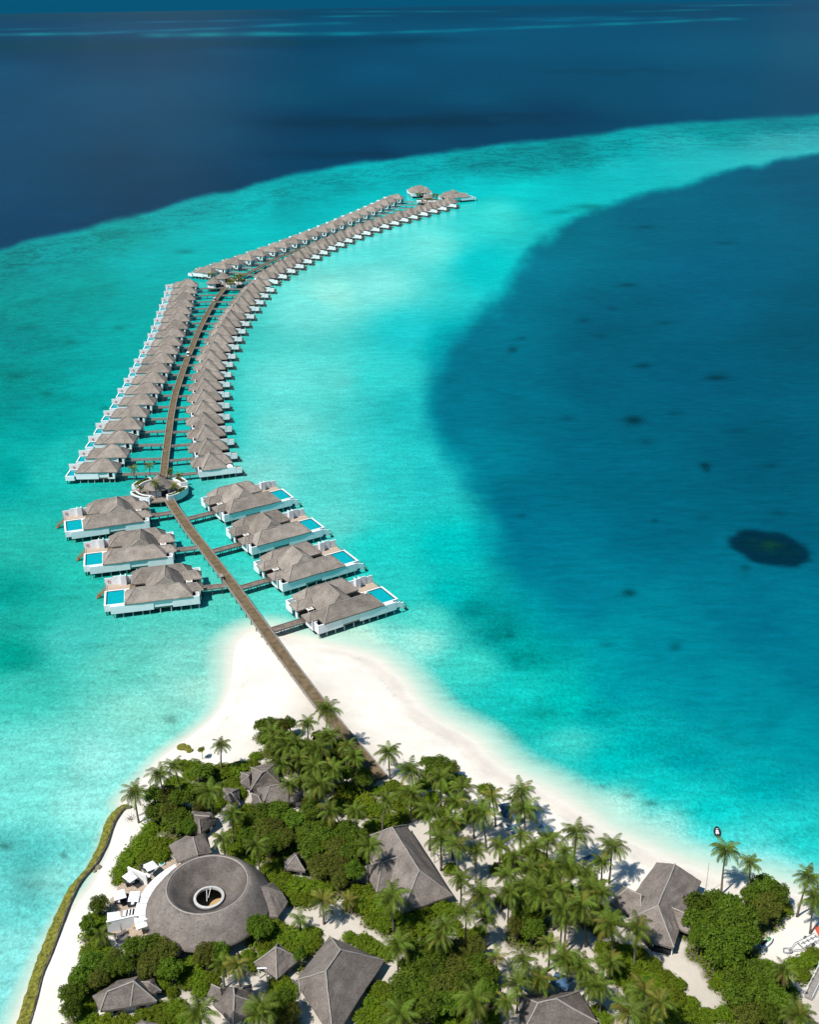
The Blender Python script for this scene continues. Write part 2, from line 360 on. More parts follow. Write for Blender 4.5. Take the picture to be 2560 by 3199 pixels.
SHELF = [(20,560,0,150,150),(100,530,0,165,165),(250,500,0,160,155),(400,440,0,165,165),(200,600,5,160,155),(50,650,0,160,155),(50,800,0,160,155),(100,900,0,170,165),(20,1000,0,165,160),(100,1000,30,190,180),
 (60,1150,40,190,175),(50,1300,30,182,168),(150,1350,70,200,190),(50,1450,60,200,185),(250,1400,100,215,200),(400,1400,130,225,210),(100,1600,120,225,215),(30,1700,120,225,215),(60,1800,90,205,200),
 (30,1900,110,220,215),(50,2000,140,230,225),(20,2100,140,232,228),(300,1500,140,228,212),(200,1600,150,232,222),(430,1450,165,235,220),(180,1700,150,235,225),(130,1850,140,230,222),
 (550,430,0,190,190),(700,400,0,175,175),(300,560,0,175,175),(450,500,0,180,180),(600,440,0,165,165),(800,370,0,190,190),(900,370,0,185,185),(1000,350,0,165,165),(1100,340,0,165,165),(1000,380,0,195,195),
 (1200,310,0,150,150),(1300,310,0,180,180),(1100,400,20,200,195),(1300,340,30,190,190),(1450,300,40,195,195),(1500,280,20,165,165),(1650,260,20,150,155),(1650,300,60,190,190),(1725,300,60,190,195),
 (1050,450,60,215,205),(1150,430,20,190,190),(800,500,50,210,205),(650,650,80,225,215),(700,620,110,230,215),(800,600,90,225,215),(900,520,70,220,210),(600,800,70,225,215),(600,900,80,225,215),
 (700,800,60,220,210),(800,800,20,215,210),(850,700,0,205,205),(870,850,0,195,195),(560,1000,90,225,215),(700,1000,50,215,205),(850,1000,10,205,200),(900,1000,0,195,195),(700,1100,60,215,205),
 (800,1150,30,210,200),(950,1150,0,195,190),(850,1250,40,205,195),(900,1300,80,215,200),(880,1350,150,230,215),(750,1350,190,235,215),(950,1250,0,190,185),(1000,1280,0,150,150),(1060,1330,0,145,142),(1110,1380,0,165,158),
 (1000,1400,60,210,195),(1100,1350,0,175,170),(1100,1450,20,200,190),(1200,1480,0,190,180),(1150,1510,10,180,170),(1250,1500,0,170,170),(1200,1560,60,205,195),(1300,1600,0,190,185),(1400,1650,10,195,190),
 (1350,1570,0,175,175),(1500,1700,10,195,190),(1450,1600,0,160,165),(1600,1650,0,170,170),(1700,1750,30,195,190),(1500,1780,70,210,205),(1600,1820,110,220,215),(1400,1740,140,225,215),(1300,1700,160,230,215),
 (350,800,0,185,180),(150,950,30,190,180),(420,900,20,200,195),(480,1150,50,205,195),(200,1200,40,195,180),(440,1250,90,215,200),(20,700,0,150,150),(20,850,0,152,150),(20,1250,10,165,155),(20,1380,5,165,150),(10,1780,90,200,195),
 (300,650,0,170,165),(250,800,0,175,170),(450,600,10,185,180),(1000,900,0,190,190),(900,900,0,190,190),(950,720,0,175,180),(1020,560,10,195,195),(1150,1300,0,175,175),(1300,1450,0,165,170)]
LAG = [(1050,700,0,120,147),(960,850,0,120,147),(1100,550,0,128,155),(1200,480,0,122,148),(1400,450,0,112,142),(1700,400,0,98,132),(1300,700,0,98,128),(1500,600,0,102,136),(1700,700,0,92,122),
 (1100,850,0,112,140),(1000,950,0,130,155),(1250,950,0,106,136),(1600,950,0,92,122),(1100,1100,0,116,146),(1400,1100,0,106,136),(1700,1100,0,98,128),(1200,1250,0,130,158),(1400,1350,0,136,160),
 (1600,1300,0,116,146),(1725,1400,0,122,150),(1300,1350,0,146,166),(1500,1450,0,140,162),(1700,1550,0,148,168),(1600,1500,0,138,158),(1250,800,0,98,128),(1450,800,0,96,128),(1600,450,0,106,138)]
EDGE1 = [(-900,720),(-250,600),(0,525),(60,505),(170,483),(240,462),(330,440),(420,412),(490,402),(560,380),(730,345),(900,325),(1020,306),(1150,293),(1260,280),(1380,262),(1560,250),(1725,240),(2600,190)]
LAGP = [(2600,270),(1725,325),(1600,348),(1480,375),(1340,415),(1230,450),(1170,480),(1100,550),(1050,620),(985,680),(920,740),(905,800),(905,880),(925,940),(980,1010),(1010,1080),(1030,1160),(1070,1240),(1160,1330),(1280,1430),(1420,1520),(1560,1590),(1725,1660),(2600,1900)]

DEEP = [(x, y, 0, g-4, b-5) for (x, y, r, g, b) in DEEP]
LAG = [(x, y, r, g-5, b-12) for (x, y, r, g, b) in LAG]
SHELF = [(x, y, r + (34 if 550 <= x <= 930 and 480 < y < 1120 else 0), g - 2, b - (5 if x < 560 else 3)) for (x, y, r, g, b) in SHELF]
_pr = np.random.default_rng(11)
def pnoise(x, y, s, octs=4):
    o = np.zeros(np.shape(x)); a = 1.0
    for k in range(octs):
        for j in range(5):
            th = _pr.uniform(0, 6.283); ph = _pr.uniform(0, 6.283); o = o + a*np.sin((x*math.cos(th)+y*math.sin(th))*6.283/s + ph)/2.2
        s *= .5; a *= .6
    return o
def shepard(px, py, pts, p=3.0):
    acc = np.zeros((px.size, 3)); ws = np.zeros(px.size)
    for (x, y, r, g, b) in pts:
        asp = 1.6 if y > 300 else (3.5 if y > 120 else 9.0)
        d2 = ((px-x)/asp)**2 + (py-y)**2 + 60.0
        w = d2**(-p/2); ws += w; acc += w[:, None]*np.array((r, g, b), float)
    return acc/ws[:, None]
def lin(c):
    c = np.clip(c, 0, 255)/255.0
    return np.where(c <= .04045, c/12.92, ((c+.055)/1.055)**2.4)
def sstep(a, b, x):
    t = np.clip((x-a)/(b-a), 0, 1); return t*t*(3-2*t)

ALB = 1.0/1.58
STREAKS = [((0,73),(160,71),1.6,(0,150,155)),((160,71),(430,61),1.1,(0,120,140)),((430,61),(580,54),.9,(0,115,135)),((340,74),(560,71),2.6,(20,140,145)),((560,72),(740,71),1.8,(0,140,145)),((740,71),(909,66),1.4,(0,130,145)),
 ((909,66),(1145,56.5),1.3,(0,130,148)),((1145,56.5),(1313,50),1.2,(0,128,145)),((1313,50),(1525,40),1.4,(0,140,152)),((701,34.6),(791,33),1.0,(0,135,150)),((724,24.8),(1010,24),.7,(0,130,148)),((573,53),(700,49),1.5,(0,125,140)),
 ((1481,12),(1620,10),.8,(0,128,146)),((1360,23.8),(1488,20.5),.7,(0,130,146)),((1050,41),(1290,36),.7,(0,115,140)),((0,62),(100,60),.7,(0,110,130)),((300,47),(560,42),.8,(0,105,130)),((1145,43),(1400,38),1.2,(0,108,135))]
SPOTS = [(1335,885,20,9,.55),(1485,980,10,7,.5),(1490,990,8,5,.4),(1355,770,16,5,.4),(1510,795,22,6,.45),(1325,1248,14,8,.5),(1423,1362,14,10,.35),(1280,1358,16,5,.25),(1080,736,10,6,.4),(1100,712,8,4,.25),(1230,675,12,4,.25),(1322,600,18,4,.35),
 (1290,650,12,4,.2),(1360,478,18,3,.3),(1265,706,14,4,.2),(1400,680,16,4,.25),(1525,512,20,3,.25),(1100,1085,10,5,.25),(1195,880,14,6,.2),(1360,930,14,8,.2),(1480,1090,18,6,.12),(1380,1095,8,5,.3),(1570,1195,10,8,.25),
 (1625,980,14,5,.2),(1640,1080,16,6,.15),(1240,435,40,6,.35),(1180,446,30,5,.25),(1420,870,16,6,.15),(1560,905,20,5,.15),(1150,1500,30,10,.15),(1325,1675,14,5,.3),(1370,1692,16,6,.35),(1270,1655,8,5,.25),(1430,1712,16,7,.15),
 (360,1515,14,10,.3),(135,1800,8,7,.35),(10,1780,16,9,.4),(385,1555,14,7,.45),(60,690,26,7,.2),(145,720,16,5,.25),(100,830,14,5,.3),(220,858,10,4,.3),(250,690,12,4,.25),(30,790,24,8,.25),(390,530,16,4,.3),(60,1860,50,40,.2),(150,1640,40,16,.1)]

def water_colour(px, py, X, Y):
    """px, py in surveyed units; returns linear base colour and a reef mask"""
    out = np.zeros((px.size, 3))
    deep = shepard(px, py, DEEP); shelf = shepard(px, py, SHELF); lag = shepard(px, py, LAG)
    wob = pnoise(px, py*2.2, 90.0, 5)*2.2; wlag = pnoise(px, py*1.5, 160.0, 5)*7
    _old = np.sin(px*.031+1)*2.2 + np.sin(px*.083+1.7)*1.4 + np.sin(px*.21+py*.2)*.9 + np.sin(px*.47+py*.35)*.6 + np.sin(px*.93+py*.7)*.5
    e1 = smooth_poly(EDGE1, 4); e1 = np.array(e1); ey = np.interp(px, e1[:,0], e1[:,1])
    dE = py - ey + wob*.5
    m_deep = 1 - sstep(-6, 9, dE)
    lp = np.array(smooth_poly(LAGP, 3)); lp = np.vstack([lp, [[2600, 270]]])
    sd = sdist(px, py, lp)
    w = np.interp(py, [300, 480, 620, 800, 950, 1150, 1300, 1700], [15, 32, 74, 82, 70, 125, 190, 230])
    m_lag = sstep(-.45, .55, (sd + wlag*np.clip(w/55, .12, 1))/w)
    c = shelf*(1-m_lag)[:,None] + lag*m_lag[:,None]
    c = c*(1-m_deep)[:,None] + deep*m_deep[:,None]
    # reef growth on the flat behind the outer edge
    reef = np.exp(-((dE-32)/38.0)**2)*(1-m_deep)*np.interp(px, [0, 300, 900, 1200, 1725], [.8, .75, .8, 1.0, .9])
    reef += .35*np.exp(-((px-60)/160)**2-((py-720)/170)**2) + .12*np.exp(-((px-20)/80)**2-((py-1350)/120)**2) + .5*np.exp(-((px-1150)/160)**2-((py-345)/30)**2)
    for q in ((1000,1285,40,16),(1060,1330,50,28),(1110,1390,40,26),(1240,1500,50,20)):
        reef += .8*np.exp(-((px-q[0])/q[2])**2-((py-q[1])/q[3])**2)
    reef += .12*(1-sstep(420, 640, px))*sstep(480, 560, py)*(1-sstep(1350, 1600, py)) + .02
    reef = np.clip(reef, 0, 1)*(1-m_lag*.85)*(1-m_deep)
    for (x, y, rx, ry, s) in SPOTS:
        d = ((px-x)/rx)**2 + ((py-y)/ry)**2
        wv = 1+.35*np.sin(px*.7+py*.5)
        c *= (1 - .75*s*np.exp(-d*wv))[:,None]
    for (x, y, rx, ry, s) in ((860,257,270,9,.30),(1080,243,120,6,.22),(720,325,150,9,.16),(150,97,330,14,.26),(560,90,200,10,.20),(850,84,120,5,.22),(1300,150,160,5,.12),(400,28,420,8,.22),(1300,20,400,6,.20)):  # dark sea bands: cloud shadow and deeper water, both put into the colour
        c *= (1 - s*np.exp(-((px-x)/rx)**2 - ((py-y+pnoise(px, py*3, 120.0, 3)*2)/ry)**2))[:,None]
    # the coral head in the lagoon
    ang = math.radians(12); dx = (px-1623); dy = (py-1155)
    u = dx*math.cos(ang)+dy*math.sin(ang); v = -dx*math.sin(ang)+dy*math.cos(ang)
    rr = np.sqrt((u/90)**2+(v/36)**2) + .055*pnoise(px, py*1.8, 70.0, 5)
    halo = np.exp(-((rr-1.25)/.14)**2)*.03; c = c*(1+halo[:,None])
    mc = 1-sstep(.80, 1.12, rr)
    inner = 1-sstep(.2, .95, np.sqrt(((u+5)/78)**2+((v+3)/24)**2))
    inner = np.clip(inner*(.55+.3*pnoise(px, py*1.7, 61.0, 6)), 0, 1)*mc; reef = np.maximum(reef, inner)
    cc = np.array((2,50,68.))*(1-inner[:,None]) + np.array((14,68,60.))*inner[:,None]
    c = c*(1-mc)[:,None] + cc*mc[:,None]
    for (a, b, h, rgb) in STREAKS:
        ax, ay = a; bx, by = b; t = np.clip((px-ax)/(bx-ax), 0, 1); yy = ay+(by-ay)*t
        ends = np.clip(1-np.maximum(ax-px, px-bx)/60.0, 0, 1)
        s = np.exp(-((py-yy)/(h*1.8))**2)*ends*(.75+.25*np.sin(px*.05+ay))
        c = c*(1-s)[:,None] + (np.array(rgb, float)*1.22)*s[:,None]
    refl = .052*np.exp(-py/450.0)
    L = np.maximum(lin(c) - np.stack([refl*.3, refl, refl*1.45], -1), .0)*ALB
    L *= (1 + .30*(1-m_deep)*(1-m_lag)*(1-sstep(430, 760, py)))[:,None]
    sdw = -sdist(X, Y, shore_poly)           # metres out from the shoreline
    near = np.abs(Y) < 600
    # wide pale shelf on the lagoon side, narrow on the ocean side
    right = sstep(-30, 10, X)
    wid = 4.2*(1-right) + 10.5*right
    wid = wid + 5.0*sstep(195, 232, Y)*(1-sstep(-20, 5, X))
    t = np.where(near, np.clip(sdw/wid, 0, 1), 1.0)
    sandc = lin(np.array((203, 234, 217.)))*ALB; edge = lin(np.array((246, 241, 226.)))*ALB
    k1 = sstep(0, .42, t)[:,None]; k2 = sstep(.25, 1.0, t)[:,None]
    shc = edge*(1-k1) + sandc*k1
    L = shc*(1-k2) + L*k2
    foam = np.exp(-((sdw-.35)/.28)**2)*near*right
    L = L*(1-foam*.35)[:,None] + foam[:,None]*.35*.62
    reef *= sstep(.6, 1.0, t)
    return L, reef, m_deep, m_lag, t

def project(X, Y):
    v = np.stack([X, Y, np.full_like(X, -CAMH)])
    c = Rn.T @ v
    return (CX + FPX*c[0]/-c[2])/K, (CY - FPX*c[1]/-c[2])/K

def grid_object(name, X, Y, Z, attrs, m):
    r, c = X.shape; me = bpy.data.meshes.new(name)
    me.vertices.add(r*c); me.vertices.foreach_set('co', np.stack([X, Y, Z], -1).astype(np.float32).ravel())
    i = np.arange(r*c).reshape(r, c); q = np.stack([i[:-1,:-1], i[:-1,1:], i[1:,1:], i[1:,:-1]], -1).reshape(-1, 4)
    me.loops.add(q.size); me.loops.foreach_set('vertex_index', q.astype(np.int32).ravel())
    me.polygons.add(len(q)); me.polygons.foreach_set('loop_start', np.arange(0, q.size, 4, dtype=np.int32))
    me.polygons.foreach_set('use_smooth', np.ones(len(q), bool))
    me.update(calc_edges=True)
    for nm, a in attrs.items():
        at = me.attributes.new(nm, 'FLOAT_COLOR', 'POINT'); at.data.foreach_set('color', a.astype(np.float32).ravel())
    me.materials.append(m); o = bpy.data.objects.new(name, me); return link(o)

def water_mat():
    m = bpy.data.materials.new('sea_water'); m.use_nodes = True
    n, l = m.node_tree.nodes, m.node_tree.links
    p = n['Principled BSDF']; p.inputs['Roughness'].default_value = .12; p.inputs['IOR'].default_value = 1.33; p.inputs['Specular IOR Level'].default_value = .04
    a = n.new('ShaderNodeAttribute'); a.attribute_name = 'Col'; a2 = n.new('ShaderNodeAttribute'); a2.attribute_name = 'Mask'
    sep = n.new('ShaderNodeSeparateColor'); l.new(a2.outputs['Color'], sep.inputs[0])
    tc = n.new('ShaderNodeTexCoord')
    def noise(scale, st, detail, rough=.6, dist=0.0, rot=0.0):
        mp = n.new('ShaderNodeMapping'); mp.inputs['Scale'].default_value = st; mp.inputs['Rotation'].default_value = (0, 0, rot); l.new(tc.outputs['Object'], mp.inputs[0])
        t = n.new('ShaderNodeTexNoise'); t.inputs['Scale'].default_value = scale; t.inputs['Detail'].default_value = detail; t.inputs['Roughness'].default_value = rough
        t.inputs['Distortion'].default_value = dist
        l.new(mp.outputs[0], t.inputs['Vector']); return t.outputs['Fac']
    def mr(src, a_, b_, c_, d_):
        r = n.new('ShaderNodeMapRange'); r.inputs['From Min'].default_value = a_; r.inputs['From Max'].default_value = b_
        r.inputs['To Min'].default_value = c_; r.inputs['To Max'].default_value = d_; l.new(src, r.inputs['Value']); return r.outputs[0]
    def ma(op, x, y):
        q = n.new('ShaderNodeMath'); q.operation = op
        for i, s in enumerate((x, y)):
            if isinstance(s, (int, float)): q.inputs[i].default_value = s
            else: l.new(s, q.inputs[i])
        return q.outputs[0]
    reef, deep, shallow, lagm = sep.outputs[0], sep.outputs[1], sep.outputs[2], None
    # reef and sea-grass patches: two sizes of blotch, darker and greener
    r1 = mr(noise(.05, (1, .75, 1), 12, .78, .8), .47, .56, 0, 1); r2 = mr(noise(.3, (1, .8, 1), 6, .75), .46, .56, 0, 1)
    rr = ma('MULTIPLY', ma('ADD', ma('MULTIPLY', r1, .6), ma('MULTIPLY', r2, .4)), reef)
    mx = n.new('ShaderNodeMix'); mx.data_type = 'RGBA'; mx.blend_type = 'MULTIPLY'; l.new(ma('MULTIPLY', rr, .95), mx.inputs['Factor'])
    l.new(a.outputs['Color'], mx.inputs['A']); mx.inputs['B'].default_value = (.6, .40, .42, 1)
    # painted into the colour: wavelet light on the bottom, swell tone, broad drift of sand
    cau = mr(noise(1.3, (1, .75, 1), 4, .7, 1.0, .4), .33, .67, .72, 1.28)
    rip = mr(noise(.24, (.5, 1.6, 1), 6, .7, .3, .22), .34, .66, .86, 1.14)
    broad = mr(noise(.02, (1, 1, 1), 5, .6, .5), .3, .7, .93, 1.07)
    far = mr(noise(.006, (.75, 1.2, 1), 14, .84, .4, .12), .34, .66, .84, 1.16)
    f = ma('MULTIPLY', ma('MULTIPLY', rip, broad), far)
    one = ma('ADD', ma('MULTIPLY', ma('SUBTRACT', cau, 1.0), shallow), 1.0)
    f = ma('MULTIPLY', f, one)
    m2 = n.new('ShaderNodeMix'); m2.data_type = 'RGBA'; m2.blend_type = 'MULTIPLY'; l.new(a2.outputs['Alpha'], m2.inputs['Factor'])
    l.new(mx.outputs['Result'], m2.inputs['A']); l.new(f, m2.inputs['B']); l.new(m2.outputs['Result'], p.inputs['Base Color'])
    b1 = n.new('ShaderNodeBump'); b1.inputs['Strength'].default_value = .45; b1.inputs['Distance'].default_value = .3
    h = ma('ADD', noise(.45, (.5, 1.3, 1), 6, .62, .4, .3), ma('MULTIPLY', noise(.09, (.6, 1.4, 1), 3, .5, 0, .2), 1.6))
    l.new(h, b1.inputs['Height']); l.new(b1.outputs[0], p.inputs['Normal'])
    return m
M['water'] = water_mat()

# rows are spaced like ground seen from a height: fine nearby, coarser far off
dep = np.concatenate([np.linspace(-3800, -3300, 4), np.linspace(-3250, -1700, 30), np.linspace(-1690, 1500, 620), 1500 + np.cumsum(np.linspace(4.5, .6, 30))])
ys = []
for s in dep:
    d = Rn @ np.array([0, s/FPX, -1.0])
    if d[2] < -1e-5:
        y = d[1]*(-CAMH/d[2])
        ys.append(y)
ys = np.array(sorted(set([round(y, 3) for y in ys if -2000 < y < 250000]))); ys = np.concatenate([[-1500, -400, -100], ys[ys > -50], [120000, 180000, 300000]]); ys = np.unique(ys)
cs = np.concatenate([np.linspace(-1.6, -.44, 24), np.linspace(-.43, .43, 440), np.linspace(.44, 1.6, 24)])
YY, CC = np.meshgrid(ys, cs, indexing='ij'); XX = CC*(np.abs(YY)*1.0 + 60)
pX, pY = project(XX.ravel(), np.maximum(YY.ravel(), 70.0))
pX = np.clip(pX, -900, 2600); pY = np.clip(pY, 0, 2400)
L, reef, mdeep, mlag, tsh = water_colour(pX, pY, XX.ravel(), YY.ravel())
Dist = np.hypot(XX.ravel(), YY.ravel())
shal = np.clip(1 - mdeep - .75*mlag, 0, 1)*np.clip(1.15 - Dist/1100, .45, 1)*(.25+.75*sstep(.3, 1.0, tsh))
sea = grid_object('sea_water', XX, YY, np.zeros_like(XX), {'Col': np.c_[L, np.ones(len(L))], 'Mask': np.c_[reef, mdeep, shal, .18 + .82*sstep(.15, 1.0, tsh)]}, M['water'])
tag(sea, 'turquoise lagoon and deep blue sea round the island', kind='structure')

# ------------------------------------------------------------------ planting plan (needed for the soil under it)
T1 = [(920,530,70,'T'),(1000,530,80,'T'),(1060,560,70,'T'),(930,640,80,'T'),(1010,640,70,'T'),(1060,700,105,'T'),(1130,740,50,'T'),(1150,350,70,'S'),(1220,400,80,'T'),(1320,380,80,'S'),(1420,370,70,'S'),(1500,350,60,'S'),(1400,450,60,'S'),(1090,330,50,'S'),
 (900,720,70,'S'),(850,800,90,'S'),(950,830,90,'S'),(780,880,90,'S'),(870,900,80,'S'),(720,960,66,'S'),(960,890,60,'S'),(720,1015,55,'S'),(1150,560,60,'T'),(1100,480,70,'S'),(1200,600,50,'T'),
 (590,1190,70,'T'),(560,1260,70,'S'),(615,1270,50,'S'),(520,1310,60,'T'),(560,1350,70,'S'),(600,1400,50,'S'),(530,1450,70,'S'),(620,1480,75,'S'),(690,1510,60,'T'),(540,1540,90,'T'),(660,1580,90,'T'),(480,1620,80,'T'),(590,1640,80,'T'),
 (800,1450,80,'T'),(900,1440,85,'T'),(980,1480,105,'T'),(900,1560,110,'T'),(1020,1580,80,'T'),(760,1560,70,'T'),(440,1720,90,'T'),(500,1780,70,'S'),(430,1820,70,'T'),(520,1880,80,'S'),(620,1880,70,'Y'),(720,1880,70,'Y'),(850,1860,80,'S'),(950,1820,80,'S'),(1050,1800,80,'S'),
 (1030,1700,45,'S'),(1000,1890,80,'S'),(1100,1870,70,'S'),(760,1915,60,'S'),(1150,1540,80,'S'),(1230,1500,90,'T'),(1310,1490,80,'T'),(1180,1620,75,'S'),(1250,1640,70,'S'),(1200,1690,60,'S'),(1480,1480,50,'S'),
 (1560,1340,90,'T'),(1640,1330,90,'S'),(1600,1420,70,'S'),(1700,1400,80,'S'),(1500,700,80,'T'),(1580,650,90,'T'),(1660,640,90,'T'),(1560,760,90,'T'),(1650,750,90,'T'),(1480,800,70,'T'),(1540,880,50,'S'),(1620,840,90,'T'),(1700,800,80,'T'),
 (1620,980,80,'S'),(1690,960,80,'S'),(1660,1070,70,'S'),(1430,640,50,'S'),(1560,130,50,'T'),(1620,120,60,'T'),(1690,130,60,'T'),(1530,290,40,'S'),(1700,1690,90,'S'),(1680,1800,80,'S'),(1380,460,45,'S'),(1130,400,50,'S')]
T2 = [(60,130,60,'T'),(130,130,50,'T'),(200,120,50,'T'),(100,280,60,'T'),(300,260,80,'T'),(400,300,80,'S'),(480,320,80,'T'),(560,360,70,'S'),(430,420,70,'T'),(300,400,60,'T'),(640,440,80,'T'),(560,500,90,'Y'),(500,570,80,'Y'),(650,560,70,'Y'),(740,500,55,'S'),(820,470,60,'S'),
 (720,620,80,'S'),(600,620,70,'S'),(850,560,80,'S'),(880,640,60,'S'),(320,600,60,'T'),(700,715,70,'S'),(800,680,70,'S'),(880,665,45,'S'),(480,600,60,'S'),(120,660,100,'T'),(230,700,100,'T'),(330,640,80,'T'),(60,740,80,'T'),(150,800,90,'T'),(320,780,110,'T'),
 (430,760,110,'T'),(540,760,90,'T'),(620,810,80,'T'),(340,880,95,'T'),(460,860,110,'T'),(560,900,100,'T'),(390,970,90,'T'),(500,980,90,'T'),(590,1000,70,'T'),(690,850,45,'T'),(500,1060,60,'T'),(80,980,70,'S'),(150,1050,90,'S'),(250,1070,85,'S'),(350,1080,85,'S'),
 (230,1140,70,'S'),(310,1150,60,'S'),(420,1090,60,'S'),(600,1110,80,'S'),(700,1100,85,'S'),(640,1180,90,'S'),(740,1190,80,'S'),(700,1270,70,'S'),(830,1250,60,'S'),(900,1275,75,'S'),(1000,1230,90,'S'),(1100,1200,80,'S'),(1180,1210,60,'S'),(560,1170,45,'S'),(780,1300,70,'S'),
 (1000,1320,80,'S'),(900,1350,70,'S'),(560,1370,55,'S'),(640,1400,75,'S'),(700,1440,70,'S'),(780,1470,60,'S'),(1100,370,105,'T'),(1180,380,50,'T'),(1040,350,60,'T'),(1060,540,60,'S'),(1150,480,50,'S'),
 (980,1500,100,'T'),(1090,1480,110,'T'),(1200,1480,110,'T'),(1310,1460,90,'T'),(940,1600,110,'T'),(1060,1590,120,'T'),(1190,1590,120,'T'),(1320,1570,105,'T'),(1400,1620,75,'T'),(880,1690,110,'T'),(1000,1710,120,'T'),(1130,1700,120,'T'),(1270,1680,110,'T'),(1390,1720,80,'T'),
 (740,1690,75,'S'),(780,1780,85,'S'),(690,1770,60,'S'),(650,1860,75,'S'),(740,1870,90,'S'),(880,1800,80,'T'),(1040,1820,100,'T'),(1160,1800,90,'T'),(1130,1890,80,'S'),(1250,1850,80,'S'),(1400,1860,70,'S'),(130,1640,65,'S'),(120,1720,75,'S'),(170,1780,80,'T'),(200,1850,80,'T'),(110,1840,80,'T'),
 (0,1330,70,'T'),(120,1350,85,'S'),(220,1380,85,'S'),(330,1360,70,'S'),(60,1420,50,'S'),(290,1440,70,'S'),(350,1400,50,'S'),(265,1500,50,'T'),(200,1420,55,'S'),(1600,1260,90,'T'),(1560,1330,70,'T'),(1690,1240,90,'T'),(1650,1350,75,'T')]
T3 = [(30,1350,70,'T'),(1000,1190,80,'B'),(1100,1170,90,'B'),(1200,1200,90,'B'),(980,1290,80,'B'),(1090,1290,110,'B'),(1210,1310,110,'B'),(1300,1270,80,'B'),(1010,1390,80,'B'),(1110,1420,110,'B'),(1230,1420,100,'B'),(1320,1390,75,'B'),(1110,1510,75,'B'),(1210,1520,75,'B'),
 (1400,1070,100,'T'),(1480,1120,90,'T'),(1330,1130,80,'T'),(1420,1200,100,'T'),(1510,1180,65,'Y'),(1380,1270,60,'T'),(430,1430,55,'S'),(500,1440,60,'S'),(580,1455,65,'S'),(650,1480,60,'S'),(435,1510,55,'S'),(530,1540,80,'S'),(640,1540,80,'S'),(730,1540,65,'S'),
 (510,1610,65,'S'),(600,1640,80,'S'),(710,1640,80,'S'),(810,1620,75,'S'),(880,1660,60,'S'),(620,1710,60,'S'),(780,1720,80,'S'),(880,1740,75,'S'),(960,1770,60,'S'),(850,1830,80,'S'),(960,1840,80,'S'),(1060,1850,70,'S'),(720,1860,60,'S'),(1160,1830,70,'S'),
 (1110,1650,50,'S'),(1160,1610,65,'S'),(1240,1640,105,'T'),(1360,1620,110,'T'),(1460,1640,90,'T'),(1250,1760,110,'T'),(1370,1740,120,'T'),(1480,1770,90,'T'),(1300,1860,90,'T'),(1430,1860,90,'T'),(1540,1700,70,'S'),(1590,1540,70,'S'),(1660,1510,70,'S'),(1630,1600,60,'S'),
 (1700,1460,50,'S'),(1560,1800,50,'S'),(1350,1535,55,'S'),(1430,1545,55,'S'),(405,1810,50,'S'),(450,1860,50,'S')]
T1 += [(x, y, 62, 'S') for x, y in ((1350,480),(1420,510),(1080,620),(1400,760),(1420,850),(1470,930),(1300,560),(1200,500),(1560,560),(1440,700),(1380,830),(1100,1560),(960,1650),(690,1620),(1120,1640),(1040,440),(1260,600),(1480,620),(1590,1500),(1520,1540),(590,1440),(1180,850))]
T2 += [(x, y, 58, 'T') for x, y in ((200,330),(250,250),(380,210),(500,250),(420,350),(540,420),(330,480),(60,210),(130,300),(600,330))]
T2 += [(x, y, 55, 'S') for x, y in ((1120,620),(1200,690),(1100,700),(1280,640),(1450,960),(1520,900),(1600,950),(1560,1080),(1650,1040),(1480,1150),(1620,1150),(1250,1350),(1180,1300),(1330,1340),(1100,1400),(960,560),(1220,430),(1000,460),(1180,560),(1380,480),(900,500),(980,620),(1040,1330),(850,1420),(930,1410),(1170,960),(1640,860),(1690,980))]
T3 += [(x, y, 58, 'S') for x, y in ((50,1000),(130,1020),(220,1080),(300,1120),(100,1180),(260,1180),(330,1280),(400,1200),(60,900),(140,950),(230,960),(180,1120),(240,1500),(300,1560),(420,1330),(480,1250),(350,1040))]
plants = []
for c, lst in (('C1', T1), ('C2', T2), ('C3', T3)):
    for (x, y, r, k) in lst:
        h = {'T': 5.2, 'B': 6.0, 'S': 2.3, 'Y': 2.6}[k]*random.uniform(.85, 1.15)
        zc = 1.1 + h*.62
        p0 = G(c, x, y, zc); s = r*.5217/(math.hypot(p0.x, p0.y, )**2 + (CAMH-zc)**2)**.5*0 + r*.5217*((Rn.T @ np.array([p0.x, p0.y, zc-CAMH]))[2]*-1)/FPX
        plants.append([p0.x, p0.y, s*1.12, h*(.8 if r < 60 and k == 'S' else 1), k])

# ------------------------------------------------------------------ beach and island ground
gx = np.arange(-100, 150, .7); gy = np.arange(30, 300, .7)
GX, GY = np.meshgrid(gx, gy); sd = sdist(GX.ravel(), GY.ravel(), shore_poly).reshape(GX.shape)
def land_z(sd): return np.where(sd > 0, 1.15*(1-np.exp(-sd/7.0)) + .0, sd*.12)
nz = .05*np.sin(GX*.9+GY*.4)*np.sin(GY*.7-GX*.3)*np.clip(sd/6, 0, 1)
GZ = land_z(sd) + nz
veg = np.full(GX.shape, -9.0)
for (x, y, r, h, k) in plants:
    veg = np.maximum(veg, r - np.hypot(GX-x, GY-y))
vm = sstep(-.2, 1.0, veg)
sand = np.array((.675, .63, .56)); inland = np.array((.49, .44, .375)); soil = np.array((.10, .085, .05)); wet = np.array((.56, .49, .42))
t_in = sstep(10, 24, sd)[..., None]
colg = sand*(1-t_in) + inland*t_in
wv = np.exp(-((sd-2.0)/1.6)**2)[..., None]*sstep(-40, -5, GX)[..., None]; colg = colg*(1-.55*wv) + wet*.55*wv
